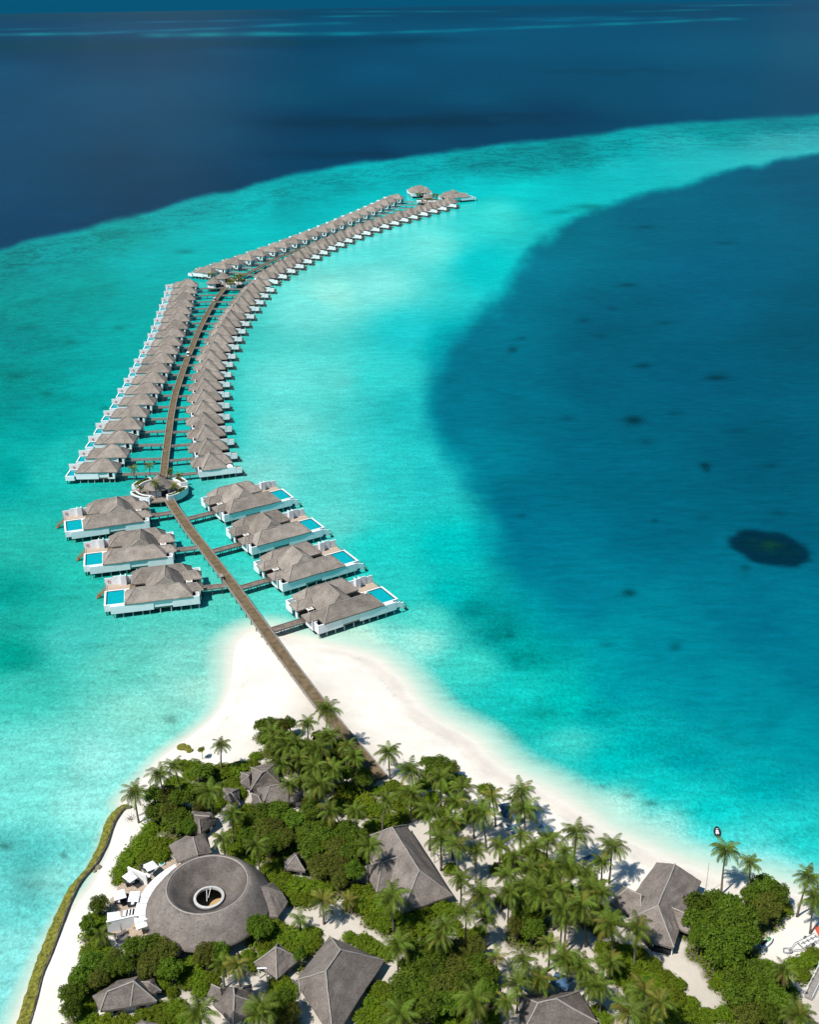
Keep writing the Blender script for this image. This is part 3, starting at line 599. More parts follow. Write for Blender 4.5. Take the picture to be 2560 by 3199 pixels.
wr = np.exp(-((sd-3.6-.5*pnoise(GX, GY, 14.0, 4))/.38)**2)*(.5+.5*np.clip(pnoise(GX, GY, 6.0, 3), -1, 1)); colg = colg*(1-.16*wr)[..., None]; colg = colg*(1+.035*pnoise(GX, GY, 22.0, 4))[..., None]
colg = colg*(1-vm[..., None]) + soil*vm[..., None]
def sand_mat():
    m = bpy.data.materials.new('coral_sand'); m.use_nodes = True
    n, l = m.node_tree.nodes, m.node_tree.links
    p = n['Principled BSDF']; p.inputs['Roughness'].default_value = .95; p.inputs['Specular IOR Level'].default_value = .1
    a = n.new('ShaderNodeAttribute'); a.attribute_name = 'Col'; tc = n.new('ShaderNodeTexCoord')
    t = n.new('ShaderNodeTexNoise'); t.inputs['Scale'].default_value = .5; t.inputs['Detail'].default_value = 9; t.inputs['Roughness'].default_value = .7; l.new(tc.outputs['Object'], t.inputs['Vector'])
    r = n.new('ShaderNodeMapRange'); r.inputs['From Min'].default_value = .3; r.inputs['From Max'].default_value = .7; r.inputs['To Min'].default_value = .93; r.inputs['To Max'].default_value = 1.05
    l.new(t.outputs['Fac'], r.inputs['Value'])
    mx = n.new('ShaderNodeMix'); mx.data_type = 'RGBA'; mx.blend_type = 'MULTIPLY'; mx.inputs['Factor'].default_value = 1
    l.new(a.outputs['Color'], mx.inputs['A']); l.new(r.outputs[0], mx.inputs['B']); l.new(mx.outputs['Result'], p.inputs['Base Color'])
    b = n.new('ShaderNodeBump'); b.inputs['Strength'].default_value = .35; b.inputs['Distance'].default_value = .12
    t2 = n.new('ShaderNodeTexNoise'); t2.inputs['Scale'].default_value = 2.2; t2.inputs['Detail'].default_value = 6; l.new(tc.outputs['Object'], t2.inputs['Vector'])
    l.new(t2.outputs['Fac'], b.inputs['Height']); l.new(b.outputs[0], p.inputs['Normal'])
    return m
M['sand'] = sand_mat()
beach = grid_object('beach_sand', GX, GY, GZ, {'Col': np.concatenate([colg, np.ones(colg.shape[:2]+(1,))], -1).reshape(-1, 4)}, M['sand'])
tag(beach, 'white coral sand of the island', kind='structure')
def ground(x, y):
    s = float(sdist(np.array([x]), np.array([y]), shore_poly)[0]); return float(land_z(np.array([s]))[0])

# ------------------------------------------------------------------ jetty and walkways
PILE = MB().tube([(0,0,-1.2),(0,0,0),(0,0,1)], .13, 6).mesh('pile', M['pile_dark'])
WPILE = MB().tube([(0,0,-1.2),(0,0,0),(0,0,1)], .15, 6).mesh('white_pile', M['pile'])
def strip(path, w, z0, z1, close=False):
    b = MB(); n = len(path); L = []; Rr = []
    for i, q in enumerate(path):
        q = Vector(q[:2]); d = (Vector(path[min(i+1,n-1)][:2]) - Vector(path[max(i-1,0)][:2])).normalized(); s = Vector((-d.y, d.x))*w/2
        L.append(q+s); Rr.append(q-s)
    for i in range(n-1):
        b.add([(*L[i],z0),(*Rr[i],z0),(*Rr[i+1],z0),(*L[i+1],z0),(*L[i],z1),(*Rr[i],z1),(*Rr[i+1],z1),(*L[i+1],z1)],
              [(0,3,2,1),(4,5,6,7),(1,2,6,5),(3,0,4,7)] + ([(0,1,5,4)] if i == 0 else []) + ([(2,3,7,6)] if i == n-2 else []))
    return b, L, Rr
def resample(path, step):
    P = [Vector(p[:2]) for p in path]; out = [P[0]]; acc = 0
    for i in range(len(P)-1):
        a, b = P[i], P[i+1]; L = (b-a).length
        while acc + L >= step:
            t = (step-acc)/L; a = a.lerp(b, t); out.append(a.copy()); L = (b-a).length; acc = 0
        acc += L
    return out
def plank_mat(name, base, step=.5):
    m = mat(name, base, .85, .15, .42, .6, .2, 8)
    n, l = m.node_tree.nodes, m.node_tree.links; p = n['Principled BSDF']; src = p.inputs['Base Color'].links[0].from_socket
    uv = n.new('ShaderNodeUVMap'); uv.uv_map = 'UVMap'; w = n.new('ShaderNodeTexWave'); w.inputs['Scale'].default_value = 1.0/step; w.inputs['Distortion'].default_value = .6; w.inputs['Detail'].default_value = 2
    l.new(uv.outputs[0], w.inputs['Vector'])
    r = n.new('ShaderNodeMapRange'); r.inputs['To Min'].default_value = .55; r.inputs['To Max'].default_value = 1.3; l.new(w.outputs['Fac'], r.inputs['Value'])
    mx = n.new('ShaderNodeMix'); mx.data_type = 'RGBA'; mx.blend_type = 'MULTIPLY'; mx.inputs['Factor'].default_value = 1
    l.new(src, mx.inputs['A']); l.new(r.outputs[0], mx.inputs['B']); l.new(mx.outputs['Result'], p.inputs['Base Color'])
    return m
M['jetty'] = plank_mat('jetty_planks', (.15, .108, .062), .9)
M['walk'] = plank_mat('walkway_planks', (.19, .145, .118), .6)
M['hubdeck'] = mat('hub_deck_boards', (.22, .185, .15), .9, .1, .25, 1.5, .2, 8, stretch=(1, 5, 1))

DZ = 2.0
def jetty(name, label, path, w, step=4.0, m='jetty', kerb=.22, pm=None):
    root = thing(name, label, 'jetty' if name == 'jetty' else 'walkway', (path[0][0], path[0][1], 0))
    o = Vector((path[0][0], path[0][1])); loc = [Vector(q[:2]) - o for q in path]
    b, L, Rr = strip(loc, w, DZ-.28, DZ)
    dk = b.build('deck', M[m], root); me = dk.data
    uvl = me.uv_layers.new(name='UVMap'); cum = [0]
    for i in range(1, len(loc)): cum.append(cum[-1] + (loc[i]-loc[i-1]).length)
    A = np.array([tuple(q) for q in loc]); Cu = np.array(cum); data = np.zeros((len(me.loops), 2), np.float32)
    vi = np.empty(len(me.loops), np.int32); me.loops.foreach_get('vertex_index', vi)
    co = np.array([v.co[:2] for v in me.vertices]); par = np.zeros(len(co))
    for k, q in enumerate(co):
        d = A[1:]-A[:-1]; t = np.clip(((q-A[:-1])*d).sum(1)/np.maximum((d*d).sum(1), 1e-9), 0, 1); pr = A[:-1]+d*t[:,None]; i = int(np.argmin(((pr-q)**2).sum(1)))
        par[k] = Cu[i] + t[i]*np.hypot(*d[i])
    data[:,0] = par[vi]; uvl.data.foreach_set('uv', data.ravel())
    for side in (L, Rr):
        kb, _, _ = strip([q for q in side], kerb, DZ-.34, DZ+.22); kb.build('edge_beam', M['rail'], root)
    pts = resample(loc, step)
    for i, q in enumerate(pts):
        d = (pts[min(i+1, len(pts)-1)] - pts[max(i-1, 0)]).normalized() if len(pts) > 1 else Vector((1,0)); s = Vector((-d.y, d.x))*w*.42
        for sg in (1, -1):
            c = q + s*sg; inst('pile', pm or PILE, root, (c.x, c.y, 0), 0, (1, 1, DZ-.2))
    return root
NJ = [G('C2', 790-15, 455+20, DZ), G('C2', 745, 440, DZ), G('C2', 612, 275, DZ), G('C2', 545, 200, DZ), G('C2', 385, 0, DZ), G('V', 725, 1400, DZ), G('V', 385, 930, DZ), G('V', 190, 675, DZ), G('W', 960, 560, DZ), G('W', 890, 460, DZ), G('W', 838, 385, DZ), G('W', 815, 345, DZ)]
near_path = NJ[1:]
jetty('jetty', 'long straight plank jetty crossing the beach from the palms to the cone-roofed pavilion', near_path, 2.75)
MJ = [G('H1', 880, 470, DZ), (-80.9, 338, 0), (-82.2, 346, 0), (-84.8, 364, 0), (-88.6, 390, 0), (-91.6, 414, 0), (-93.2, 432, 0), (-95.2, 458, 0), (-97.2, 490, 0), (-98.6, 516, 0), (-99.4, 545, 0), (-99.6, 574, 0), (-98.6, 597, 0), (-97.2, 610, 0)]
mid_path = [np.array(q) for q in smooth_poly([tuple(q[:2]) for q in MJ], 3)]
jetty('jetty', 'curved plank jetty between the two lower rows of villas with buggies on it', [Vector((q[0], q[1])) for q in mid_path], 2.3, 4.5)

# ------------------------------------------------------------------ villas over the water
def ring(parent, loc, r=.36, axis='y'):
    b = MB(); n = 14
    pts = [(math.cos(2*math.pi*k/n)*r, 0, math.sin(2*math.pi*k/n)*r) for k in range(n+1)]
    b.tube(pts, .06, 5, False); return b.build('life_ring', M['red'], parent, loc=loc)
def stairs(b, x0, y0, z0, dx, dy, n, w):
    d = Vector((dx, dy)).normalized(); s = Vector((-d.y, d.x))*w/2
    for i in range(n):
        p = Vector((x0, y0)) + Vector((dx, dy))*(i/n); q = p + Vector((dx, dy))/n*.85; z = z0*(1-(i+1)/n) + .25
        b.prism([p-s, p+s, q+s, q-s], z-.08, z)
    for sg in (1, -1):
        b.bar((x0+s.x*sg, y0+s.y*sg, z0), (x0+dx+s.x*sg, y0+dy+s.y*sg, .1), .12, .2)
        b.bar((x0+s.x*sg, y0+s.y*sg, z0+.9), (x0+dx+s.x*sg, y0+dy+s.y*sg, 1.0), .07, .07)

def big_villa(mirror, endstairs):
    X = (lambda u: 22-u) if mirror else (lambda u: u)
    root = thing('pool_villa', 'x', 'villa')
    def bx(name, m, *boxes, parent=root):
        b = MB()
        for (u0, u1, v0, v1, z0, z1) in boxes:
            a, c = sorted((X(u0), X(u1))); b.box(a, c, v0, v1, z0, z1)
            if name not in ('pool_wall', 'pool_edge', 'deck'): o = b.build(name, M[m], parent); b = MB()
        return b.build(name, M[m], parent) if b.v else o
    def rf(V, F, E, nm='roof', sub=None):
        V = [(X(q[0]), q[1], q[2]) for q in V]
        o = inst(nm, roof_mesh(nm, V, F, M['thatch'], .3, 3, .05, len(V)), root)
        if E: caps([((X(a[0]),a[1],a[2]+.0),(X(c[0]),c[1],c[2]+.0)) for a, c in E], .12).build('ridge_cap', M['ridge_villa'], o)
        return o
    # floor slab and undercroft beams
    bx('deck', 'deck', (-.1, 22, .3, 9.9, 1.55, 1.98), (-1.9, 21.2, 9.9, 15.6, 1.55, 1.98))
    bx('floor_beam', 'pile', (.2, 21.8, .7, 1.0, 1.2, 1.55)); bx('floor_beam', 'pile', (.2, 21.8, 5, 5.3, 1.2, 1.55)); bx('floor_beam', 'pile', (-1.5, 21, 14.5, 14.8, 1.2, 1.55))
    # long near wall in stepped lengths
    bx('wall', 'white', (-.25, 10.4, -.12, .14, 1.45, 3.62)); bx('wall', 'white', (10.4, 15.2, .06, .3, 1.95, 3.7)); bx('wall', 'white', (15.2, 20.4, -.12, .14, 1.5, 3.75)); bx('wall', 'white', (20.4, 22.05, -.14, .16, 1.5, 3.85))
    # jetty end walls with the notch of an open bathroom
    bx('end_wall', 'white', (21.8, 22.05, .16, 2.1, 1.5, 3.85)); bx('end_wall', 'white', (21.1, 21.9, 2.1, 2.35, 1.5, 3.8), (22.2, 22.4, 2.35, 6.0, 1.4, 3.9), (21.0, 22.2, 5.8, 6.0, 1.4, 3.9))
    bx('bathroom_floor', 'dark', (19.6, 21.8, .2, 2.1, 2.0, 2.06))
    bx('body_wall', 'white', (4.2, 19.6, .7, 6.0, 2.0, 4.1)); bx('doors', 'glass', (8.2, 18.6, 6.0, 6.1, 2.0, 3.9), (4.1, 4.2, 1.0, 5.8, 2.0, 3.9))
    bx('body_wall', 'white', (9.6, 17.6, 6.2, 10.4, 2.0, 4.2)); bx('body_wall', 'white', (9.0, 20.6, 11.0, 15.6, 2.0, 4.1))
    bx('doors', 'glass', (17.6, 17.7, 6.4, 10.2, 2.0, 3.9), (18.5, 22.2, 9.95, 10.05, 2.0, 3.9), (22.3, 22.4, 10.0, 12.5, 2.0, 3.8))
    bx('end_wall', 'white', (22.7, 22.95, 12.6, 16.0, 1.4, 3.8), (20.6, 22.7, 15.75, 16.0, 1.4, 3.8), (22.7, 22.95, 9.4, 10.6, 1.5, 3.7))
    bx('entrance_canopy', 'white', (19.0, 20.6, 8.0, 9.4, 3.75, 3.87)); bx('canopy_inset', 'deck_pale', (19.25, 20.35, 8.3, 9.1, 3.88, 3.91)); bx('canopy_post', 'white', (19.0, 19.15, 8.0, 8.15, 2, 3.75)); bx('canopy_post', 'white', (20.45, 20.6, 8.0, 8.15, 2, 3.75))
    bx('entry_deck', 'walk', (17.7, 23.0, 6.1, 8.6, 1.6, 2.0))
    # roofs
    rf(*hip(3.3, 20.4, -.22, 6.5, 3.95, 6.3, 17.3, 3.0, 6.7))
    rf(*hip(19.0, 23.2, 2.6, 6.7, 3.9, 18.6, 21.6, 4.7, 5.2))
    V = [(8.6,5.0,4.0),(18.6,5.0,4.0),(18.6,12.5,4.0),(8.6,12.5,4.0),(13.8,3.9,8.2),(14.1,9.4,8.9),(10.9,2.9,6.62),(16.2,2.9,6.62)]
    rf(V, [(0,6,4,5,3),(1,2,5,4,7),(2,3,5),(6,7,4)], [(V[4],V[5]),(V[4],V[6]),(V[4],V[7]),(V[5],V[2]),(V[5],V[3])], 'roof')
    rf(*hip(4.9, 20.8, 10.2, 16.9, 3.98, 8.1, 18.2, 13.4, 6.9))
    rf(*hip(18.6, 23.2, 9.2, 13.3, 3.9, 18.5, 21.8, 11.2, 5.5))
    # pool with wet edge
    bx('pool_wall', 'white', (-1.9, -1.45, 1.9, 9.9, 1.3, 3.1), (-1.45, 3.6, 1.9, 2.25, 1.3, 3.1), (3.1, 3.6, 2.25, 9.9, 1.3, 3.1), (-1.45, 3.1, 9.6, 9.9, 1.3, 3.1), (-1.45, 3.1, 2.25, 9.6, 1.3, 1.6))
    bx('pool_edge', 'poolrim', (-1.45, -1.15, 2.25, 9.6, 1.6, 3.0), (-1.15, 2.8, 9.3, 9.6, 1.6, 3.0))
    bx('pool_water', 'pool', (-1.15, 3.1, 2.25, 9.3, 1.6, 2.94)); bx('pool_step', 'pool', (2.2, 3.1, 8.0, 9.3, 2.94, 2.99))
    bx('pool_surround', 'white', (-.25, 3.4, .14, 1.9, 2.0, 2.9))
    for u in (.8, 1.9, 3.0): bx('sun_lounger', 'cushion', (u-.35, u+.35, .3, 1.8, 2.95, 3.15))
    # screen wall, sun deck, railing
    bx('screen_wall', 'white', (-2.0, .2, 15.0, 15.2, 2.0, 4.1)); bx('screen_wall', 'white', (.2, 2.2, 14.9, 15.1, 2.0, 4.5)); bx('shower_tower', 'white', (2.2, 3.6, 13.9, 14.1, 2, 4.9), (2.2, 2.4, 14.1, 15.1, 2, 4.9), (3.4, 3.6, 14.1, 15.1, 2, 4.9)); bx('screen_wall', 'white', (3.6, 5.4, 15.0, 15.2, 2.0, 4.2))
    for k in range(6): bx('rail_post', 'rail', (-1.9, -1.82, 10.3+k*.85, 10.38+k*.85, 2, 2.95))
    bx('hand_rail', 'rail', (-1.9, -1.84, 10.3, 14.6, 2.93, 2.98))
    bx('sun_deck', 'deck_pale', (-1.9, 4.4, 9.95, 14.9, 1.99, 2.05))
    bx('sofa', 'orange_wood', (3.2, 4.6, 10.3, 11.0, 2.05, 2.45)); bx('sofa_cushion', 'cushion', (3.4, 4.3, 10.4, 10.9, 2.45, 2.6))
    if endstairs:
        b = MB(); stairs(b, -1.9, 12.6, 2.0, -2.5, -.3, 7, 1.1); b.build('sea_stairs', M['orange_wood'], root)
        ring(root, (X(-.9), 14.95, 3.1))
    else:
        bx('wall', 'white', (-1.3, -.25, -.1, .12, 1.9, 3.35)); bx('wall', 'white', (-2.3, -1.3, -.12, .1, 1.2, 3.0))
        b = MB(); p = X(-2.2); stairs(b, p, 1.0, 2.0, (1.7 if mirror else -1.7), -.2, 6, 1.0); b.build('sea_stairs', M['orange_wood'], root)
    for u in (.3, 2.7, 5.1, 7.5, 9.3, 12.0, 14.7, 17.2, 19.6, 21.7):
        for v in (.35, 5.2): inst('pile', WPILE, root, (X(u), v, 0), 0, (1.1, 1.1, 1.45))
    for u in (-1.5, 3, 8, 13, 18, 21): inst('pile', WPILE, root, (X(u), 15, 0), 0, (1.1, 1.1, 1.45))
    inst('pile', PILE, root, (X(-1.5), 2.3, 0), 0, (1.4, 1.4, 1.3)); inst('pile', PILE, root, (X(-1.5), 9.2, 0), 0, (1.4, 1.4, 1.3))
    inst('pile', PILE, root, (X(-3.6), 12.4 if endstairs else 1.0, 0), 0, (1, 1, 1.0))
    return root

def place_two(c, bl, br, ub, ue):
    a = G(c, *bl, 1.6); b = G(c, *br, 1.6); ang = math.atan2(b.y-a.y, b.x-a.x)
    return a, ang
protoL = big_villa(False, True); protoR = big_villa(True, False)
index_children()
big = []
LB = [('W', (160,608), (700,530)), ('W', (285,845), (850,775)), ('L', (305,850), (1560,700))]
LBL = ['large thatched villa with square pool, farthest of the three left of the jetty', 'large thatched villa with square pool, middle one left of the jetty', 'large thatched villa with square pool, nearest of the three left of the jetty']
for i, (c, bl, br) in enumerate(LB):
    a, ang = place_two(c, bl, br, 0, 22); o = copy_tree(protoL); o.location = (a.x + .2, a.y, 0); o.rotation_euler.z = ang
    tag(o, LBL[i], 'villa', 'large pool villas by the near jetty'); big.append((o, ang, False))
RB = [('V', (325,497), (770,385)), ('V', (510,718), (975,592)), ('V', (717,966), (1206,822)), ('V', (958,1251), (1475,1085))]
RBL = ['large thatched villa right of the jetty, farthest of four, next to the pavilion hub', 'large thatched villa right of the jetty, second of four from the hub', 'large thatched villa right of the jetty, third of four from the hub', 'large thatched villa standing at the edge of the sand spit']
for i, (c, bl, br) in enumerate(RB):
    a, ang = place_two(c, bl, br, 0, 22); o = copy_tree(protoR); o.location = (a.x + .1, a.y, 0); o.rotation_euler.z = ang
    tag(o, RBL[i], 'villa', 'large pool villas by the near jetty'); big.append((o, ang, True))
# two more of the same kind at the far end
def far_villa(proto, a, ang, lab):
    o = copy_tree(proto); o.location = (a.x, a.y, 0); o.rotation_euler.z = ang; tag(o, lab, 'villa', 'large pool villas at the far end')
    return o
a = G('H3', 484, 262, 1.6); b = G('H3', 592, 348, 1.6)
far_villa(protoL, a, math.atan2(b.y-a.y, b.x-a.x), 'large thatched villa left of the far hub, end of the whole jetty')
a = G('H3', 1405, 355, 1.6); b = G('H3', 1195, 373, 1.6); ang = math.atan2(a.y-b.y, a.x-b.x)
far_villa(protoR, Vector((a.x - 23.6*math.cos(ang), a.y - 23.6*math.sin(ang), 0)), ang, 'large thatched villa right of the far hub with long white wall')
def drop(o):
    for ch in kids(o): drop(ch)
    bpy.data.objects.remove(o)
drop(protoL); drop(protoR)

def small_pool_villa():
    root = thing('pool_villa', 'x', 'villa'); ox, oy = 7.3, 3.9
    def bx(name, m, *boxes):
        b = MB()
        for (u0,u1,v0,v1,z0,z1) in boxes:
            b.box(u0-ox,u1-ox,v0-oy,v1-oy,z0,z1)
            if name not in ('pool_wall', 'pool_edge', 'deck'): o = b.build(name, M[m], root); b = MB()
        return b.build(name, M[m], root) if b.v else o
    def rf(V, F, E):
        V2 = [(q[0]-ox, q[1]-oy, q[2]) for q in V]; o = inst('roof', roof_mesh('roof', V2, F, M['thatch'], .28, 2, .05, 3), root)
        caps([((a[0]-ox,a[1]-oy,a[2]),(c[0]-ox,c[1]-oy,c[2])) for a, c in E], .13).build('ridge_cap', M['ridge_villa'], o)
    bx('deck', 'deck', (-1, 11.9, .3, 6.8, 1.55, 1.95), (-4.6, 1, 5.3, 7.3, 1.55, 1.98))
    bx('wall', 'white', (-1.2, 6.6, .1, .32, 1.5, 3.65)); bx('wall', 'white', (6.6, 9.6, .3, .5, 1.75, 3.7))
    bx('wall', 'white', (9.6, 10.0, .12, .4, 1.5, 3.8), (11.2, 11.9, .12, .4, 1.5, 3.8), (10.0, 11.2, .12, .4, 1.5, 1.9)); bx('window', 'glass', (10.0, 11.2, .3, .36, 1.9, 3.6))
    bx('end_wall', 'white', (11.7, 11.9, .4, 3.2, 1.5, 3.8), (11.7, 13.0, 3.2, 3.4, 1.6, 3.7), (12.8, 13.0, 3.4, 5.4, 1.6, 3.7), (11.7, 13.0, 5.2, 5.4, 1.6, 3.7))
    bx('body_wall', 'white', (2.6, 11.4, .7, 6.2, 1.95, 4.0)); bx('doors', 'glass', (2.5, 2.6, 1.0, 6.0, 1.95, 3.8), (-.2, 2.5, 5.6, 5.7, 1.95, 3.6))
    P = (7.2, 3.7, 7.7); Sx = (9.5, 3.4, 6.95)
    V = [(1.9,-.02,3.95),(12.9,-.02,3.95),(12.9,6.9,3.95),(1.9,6.9,3.95),P,Sx]
    rf(V, [(0,1,5,4),(1,2,5),(2,3,4,5),(3,0,4)], [(P,Sx),(V[0],P),(V[3],P),(V[1],Sx),(V[2],Sx)])
    rf(*hip(-.8, 5.6, .0, 6.6, 3.9, 1.7, 5.0, 3.2, 6.2))
    bx('pool_wall', 'white', (-4.1, -3.75, -.4, 5.3, 1.3, 2.85), (-3.75, -1.2, -.4, -.05, 1.3, 2.85), (-3.75, -.9, 5.0, 5.3, 1.3, 2.85), (-3.75, -.9, -.05, 5.0, 1.3, 1.5))
    bx('pool_edge', 'poolrim', (-3.75, -3.5, -.05, 5.0, 1.5, 2.78), (-3.5, -.9, 4.75, 5.0, 1.5, 2.78)); bx('pool_water', 'pool', (-3.5, -.9, -.05, 4.75, 1.5, 2.72))
    bx('screen_wall', 'white', (-4.8, -1.8, 7.2, 7.38, 1.7, 4.1)); bx('screen_wall', 'white', (-1.8, 1.6, 7.1, 7.28, 1.7, 4.35))
    ring(root, (-3.2-ox, 7.08-oy, 3.0), .32)
    for u in (.4, 2.9, 5.0, 8.0, 10.0, 11.6):
        inst('pile', WPILE, root, (u-ox, .55-oy, 0), 0, (1, 1, 1.5)); inst('pile', WPILE, root, (u-ox, 6.2-oy, 0), 0, (1, 1, 1.5))
    inst('pile', PILE, root, (-3.8-ox, .2-oy, 0), 0, (1.2, 1.2, 1.3)); inst('pile', PILE, root, (-3.8-ox, 6.8-oy, 0), 0, (1.2, 1.2, 1.5))
    return root
def awning(root):
    ox, oy = 4.4, 3.4; b = MB(); n = 9
    f = lambda t, v, z: (9.3+2.0*t-ox, v-oy, z+.35*math.sin(math.pi*t))
    V = [f(k/n, 1.0, 3.3) for k in range(n+1)] + [f(k/n, 2.6, 3.6) for k in range(n+1)]
    b.add(V + [(x, y, z-.06) for x, y, z in V], [(k, k+1, n+2+k, n+1+k) for k in range(n)] + [(2*n+2+k, 2*n+3+k, 3*n+4+k, 3*n+3+k) for k in range(n)]); b.build('awning', M['white_clean'], root)
    for x in (9.35, 11.2):
        for y in (1.05, 2.5): MB().box(x-ox, x+.07-ox, y-oy, y+.07-oy, 1.95, 3.4).build('awning_post', M['white'], root)
def small_deck_villa():
    root = thing('deck_villa', 'x', 'villa'); ox, oy = 4.4, 3.4
    def bx(name, m, *boxes):
        b = MB()
        for (u0,u1,v0,v1,z0,z1) in boxes:
            b.box(u0-ox,u1-ox,v0-oy,v1-oy,z0,z1)
            if name not in ('pool_wall', 'pool_edge', 'deck'): o = b.build(name, M[m], root); b = MB()
        return b.build(name, M[m], root) if b.v else o
    def rf(V, F, E):
        V2 = [(q[0]-ox, q[1]-oy, q[2]) for q in V]; o = inst('roof', roof_mesh('roof', V2, F, M['thatch'], .28, 2, .05, 5), root)
        caps([((a[0]-ox,a[1]-oy,a[2]),(c[0]-ox,c[1]-oy,c[2])) for a, c in E], .13).build('ridge_cap', M['ridge_villa'], o)
    bx('deck', 'deck', (0, 12, .3, 8.8, 1.55, 1.95), (12, 14.1, .3, 5.0, 1.55, 1.9))
    bx('wall', 'white', (0, 7.4, 0, .2, 1.55, 3.7)); bx('wall', 'white', (7.4, 12.0, -.05, .17, 1.6, 3.85)); bx('wall', 'white', (12.0, 14.0, .0, .16, 1.5, 3.5))
    bx('end_wall', 'white', (-.05, .2, .2, 3.4, 1.55, 4.0), (0, .9, .2, .4, 3.7, 4.0)); bx('bathroom_floor', 'dark', (.2, 1.8, .3, 3.2, 1.96, 2.0))
    bx('body_wall', 'white', (1.8, 8.4, .5, 8.2, 1.95, 4.0)); bx('body_wall', 'white', (-.6, 1.8, 4.2, 8.6, 1.9, 3.9)); bx('doors', 'glass', (8.4, 8.5, 1.0, 8.0, 1.95, 3.8), (8.5, 10.8, 4.6, 4.7, 1.95, 3.8))
    P1 = (4.4, 3.4, 7.9); P2 = (4.4, 5.8, 7.9)
    V = [(1.1,-.12,3.95),(9.2,-.12,3.95),(9.2,9.0,3.95),(1.1,9.0,3.95),P1,P2]
    rf(V, [(0,1,4),(1,2,5,4),(2,3,5),(3,0,4,5)], [(P1,P2),(V[0],P1),(V[1],P1),(V[2],P2),(V[3],P2)])
    rf(*hip(-1.9, 4.6, 3.3, 9.4, 3.9, .6, 4.2, 6.3, 6.1)); rf(*hip(4.6, 11.5, 3.5, 9.0, 3.9, 4.6, 9.0, 6.0, 6.5))
    bx('day_bed', 'cushion', (9.5, 11.3, 1.2, 2.6, 1.95, 2.3))
    b = MB(); stairs(b, 14.0-ox, .9-oy, 1.9, 1.3, -.5, 6, 1.1); b.build('sea_stairs', M['pile_dark'], root)
    for u in (.4, 2.6, 5.2, 7.6, 9.8, 11.8):
        inst('pile', WPILE, root, (u-ox, .45-oy, 0), 0, (1, 1, 1.5)); inst('pile', WPILE, root, (u-ox, 7.6-oy, 0), 0, (1, 1, 1.5))
    inst('pile', PILE, root, (13.2-ox, .6-oy, 0), 0, (1, 1, 1.4))
    return root
LLp=[(314.8,1427),(346.8,1383),(371.8,1340),(392.7,1299),(412,1261),(438.6,1224.7),(454,1190.5),(472,1158.8),(487,1127.9),(498.5,1098),(515,1071),(527.5,1046.5),(538,1019.7),(548,995.8),(554,973),(559,950.8),(566.4,929.6),(573.7,909.4),(579.8,889.9),(583.5,868.7)]
RLp=[(656,1419),(644.6,1376),(639,1333),(634.8,1293.7),(631,1256.7),(632.9,1222.8),(636,1188.5),(641,1156.5),(647,1125.9),(654,1095.3),(666,1071.3),(678.5,1044.5),(690.6,1019.5),(702.8,995),(717.4,972.7),(734.5,950.8),(751.5,928),(767,907),(783,888),(805,869.7)]
ULp=[(647,827.8),(694.5,813.9),(732.8,800.7),(772,788.4),(808,775),(846.4,762.4),(880,750),(914.8,738),(945,726.5),(977.7,715),(1005.5,704),(1033,692),(1060,682),(1086.7,671),(1108.7,661),(1134,651.6),(1158.6,641),(1179,632),(1199,623),(1217.7,613.8),(1239.7,603.6)]
URp=[(823,844),(851,829),(877.7,812.8),(905.5,798.8),(933,783.8),(957,770),(983,757),(1009,744),(1038,732.8),(1065.8,721),(1094.8,709.6),(1123.8,698),(1154,688),(1184,677.8),(1217,668.5),(1246,659),(1277,650),(1308,641),(1338.6,632),(1368.7,624.6),(1398.9,616)]
protoA = small_pool_villa(); protoB = small_deck_villa(); index_children()
def smooth_row(P, zr):
    W = np.array([U(*q, zr)[:2] for q in P]); n = len(W)
    t = np.arange(n); cx = np.polyfit(t, W[:,0], 4); cy = np.polyfit(t, W[:,1], 4)
    F = np.c_[np.polyval(cx, t), np.polyval(cy, t)]; F = .5*F + .5*W
    dx = np.polyval(np.polyder(cx), t); dy = np.polyval(np.polyder(cy), t)
    return F, np.arctan2(dy, dx)
rows = {}
for key, P, proto, rowname, grp in (('LL', LLp, protoA, 'left row of the lower stretch', 'pool villas in the left row below the middle hub'),
        ('RL', RLp, protoB, 'right row of the lower stretch', 'deck villas in the right row below the middle hub'),
        ('UL', ULp, protoA, 'left row of the upper stretch', 'pool villas in the left row beyond the middle hub'),
        ('UR', URp, protoB, 'right row of the upper stretch', 'deck villas in the right row beyond the middle hub')):
    F, ang = smooth_row(P, 7.8); rows[key] = (F, ang)
    hubn = 'cone-roofed hub' if key in ('LL', 'RL') else 'middle hub'
    rowname = {'LL': 'lower left row', 'RL': 'lower right row', 'UL': 'upper left row', 'UR': 'upper right row'}[key]
    for i in range(len(F)):
        o = proto if False else copy_tree(proto)
        o.location = (F[i][0], F[i][1], random.uniform(-.08, .08)); o.rotation_euler.z = ang[i] - math.pi/2 + random.uniform(-.025, .025)
        kind = 'small pool villa' if proto is protoA else 'small deck villa'
        if key == 'RL' and i == 0: awning(o)
        tag(o, f'{kind}, {nth(i)} from the {hubn}, {rowname}', 'villa', grp)
drop(protoA); drop(protoB)

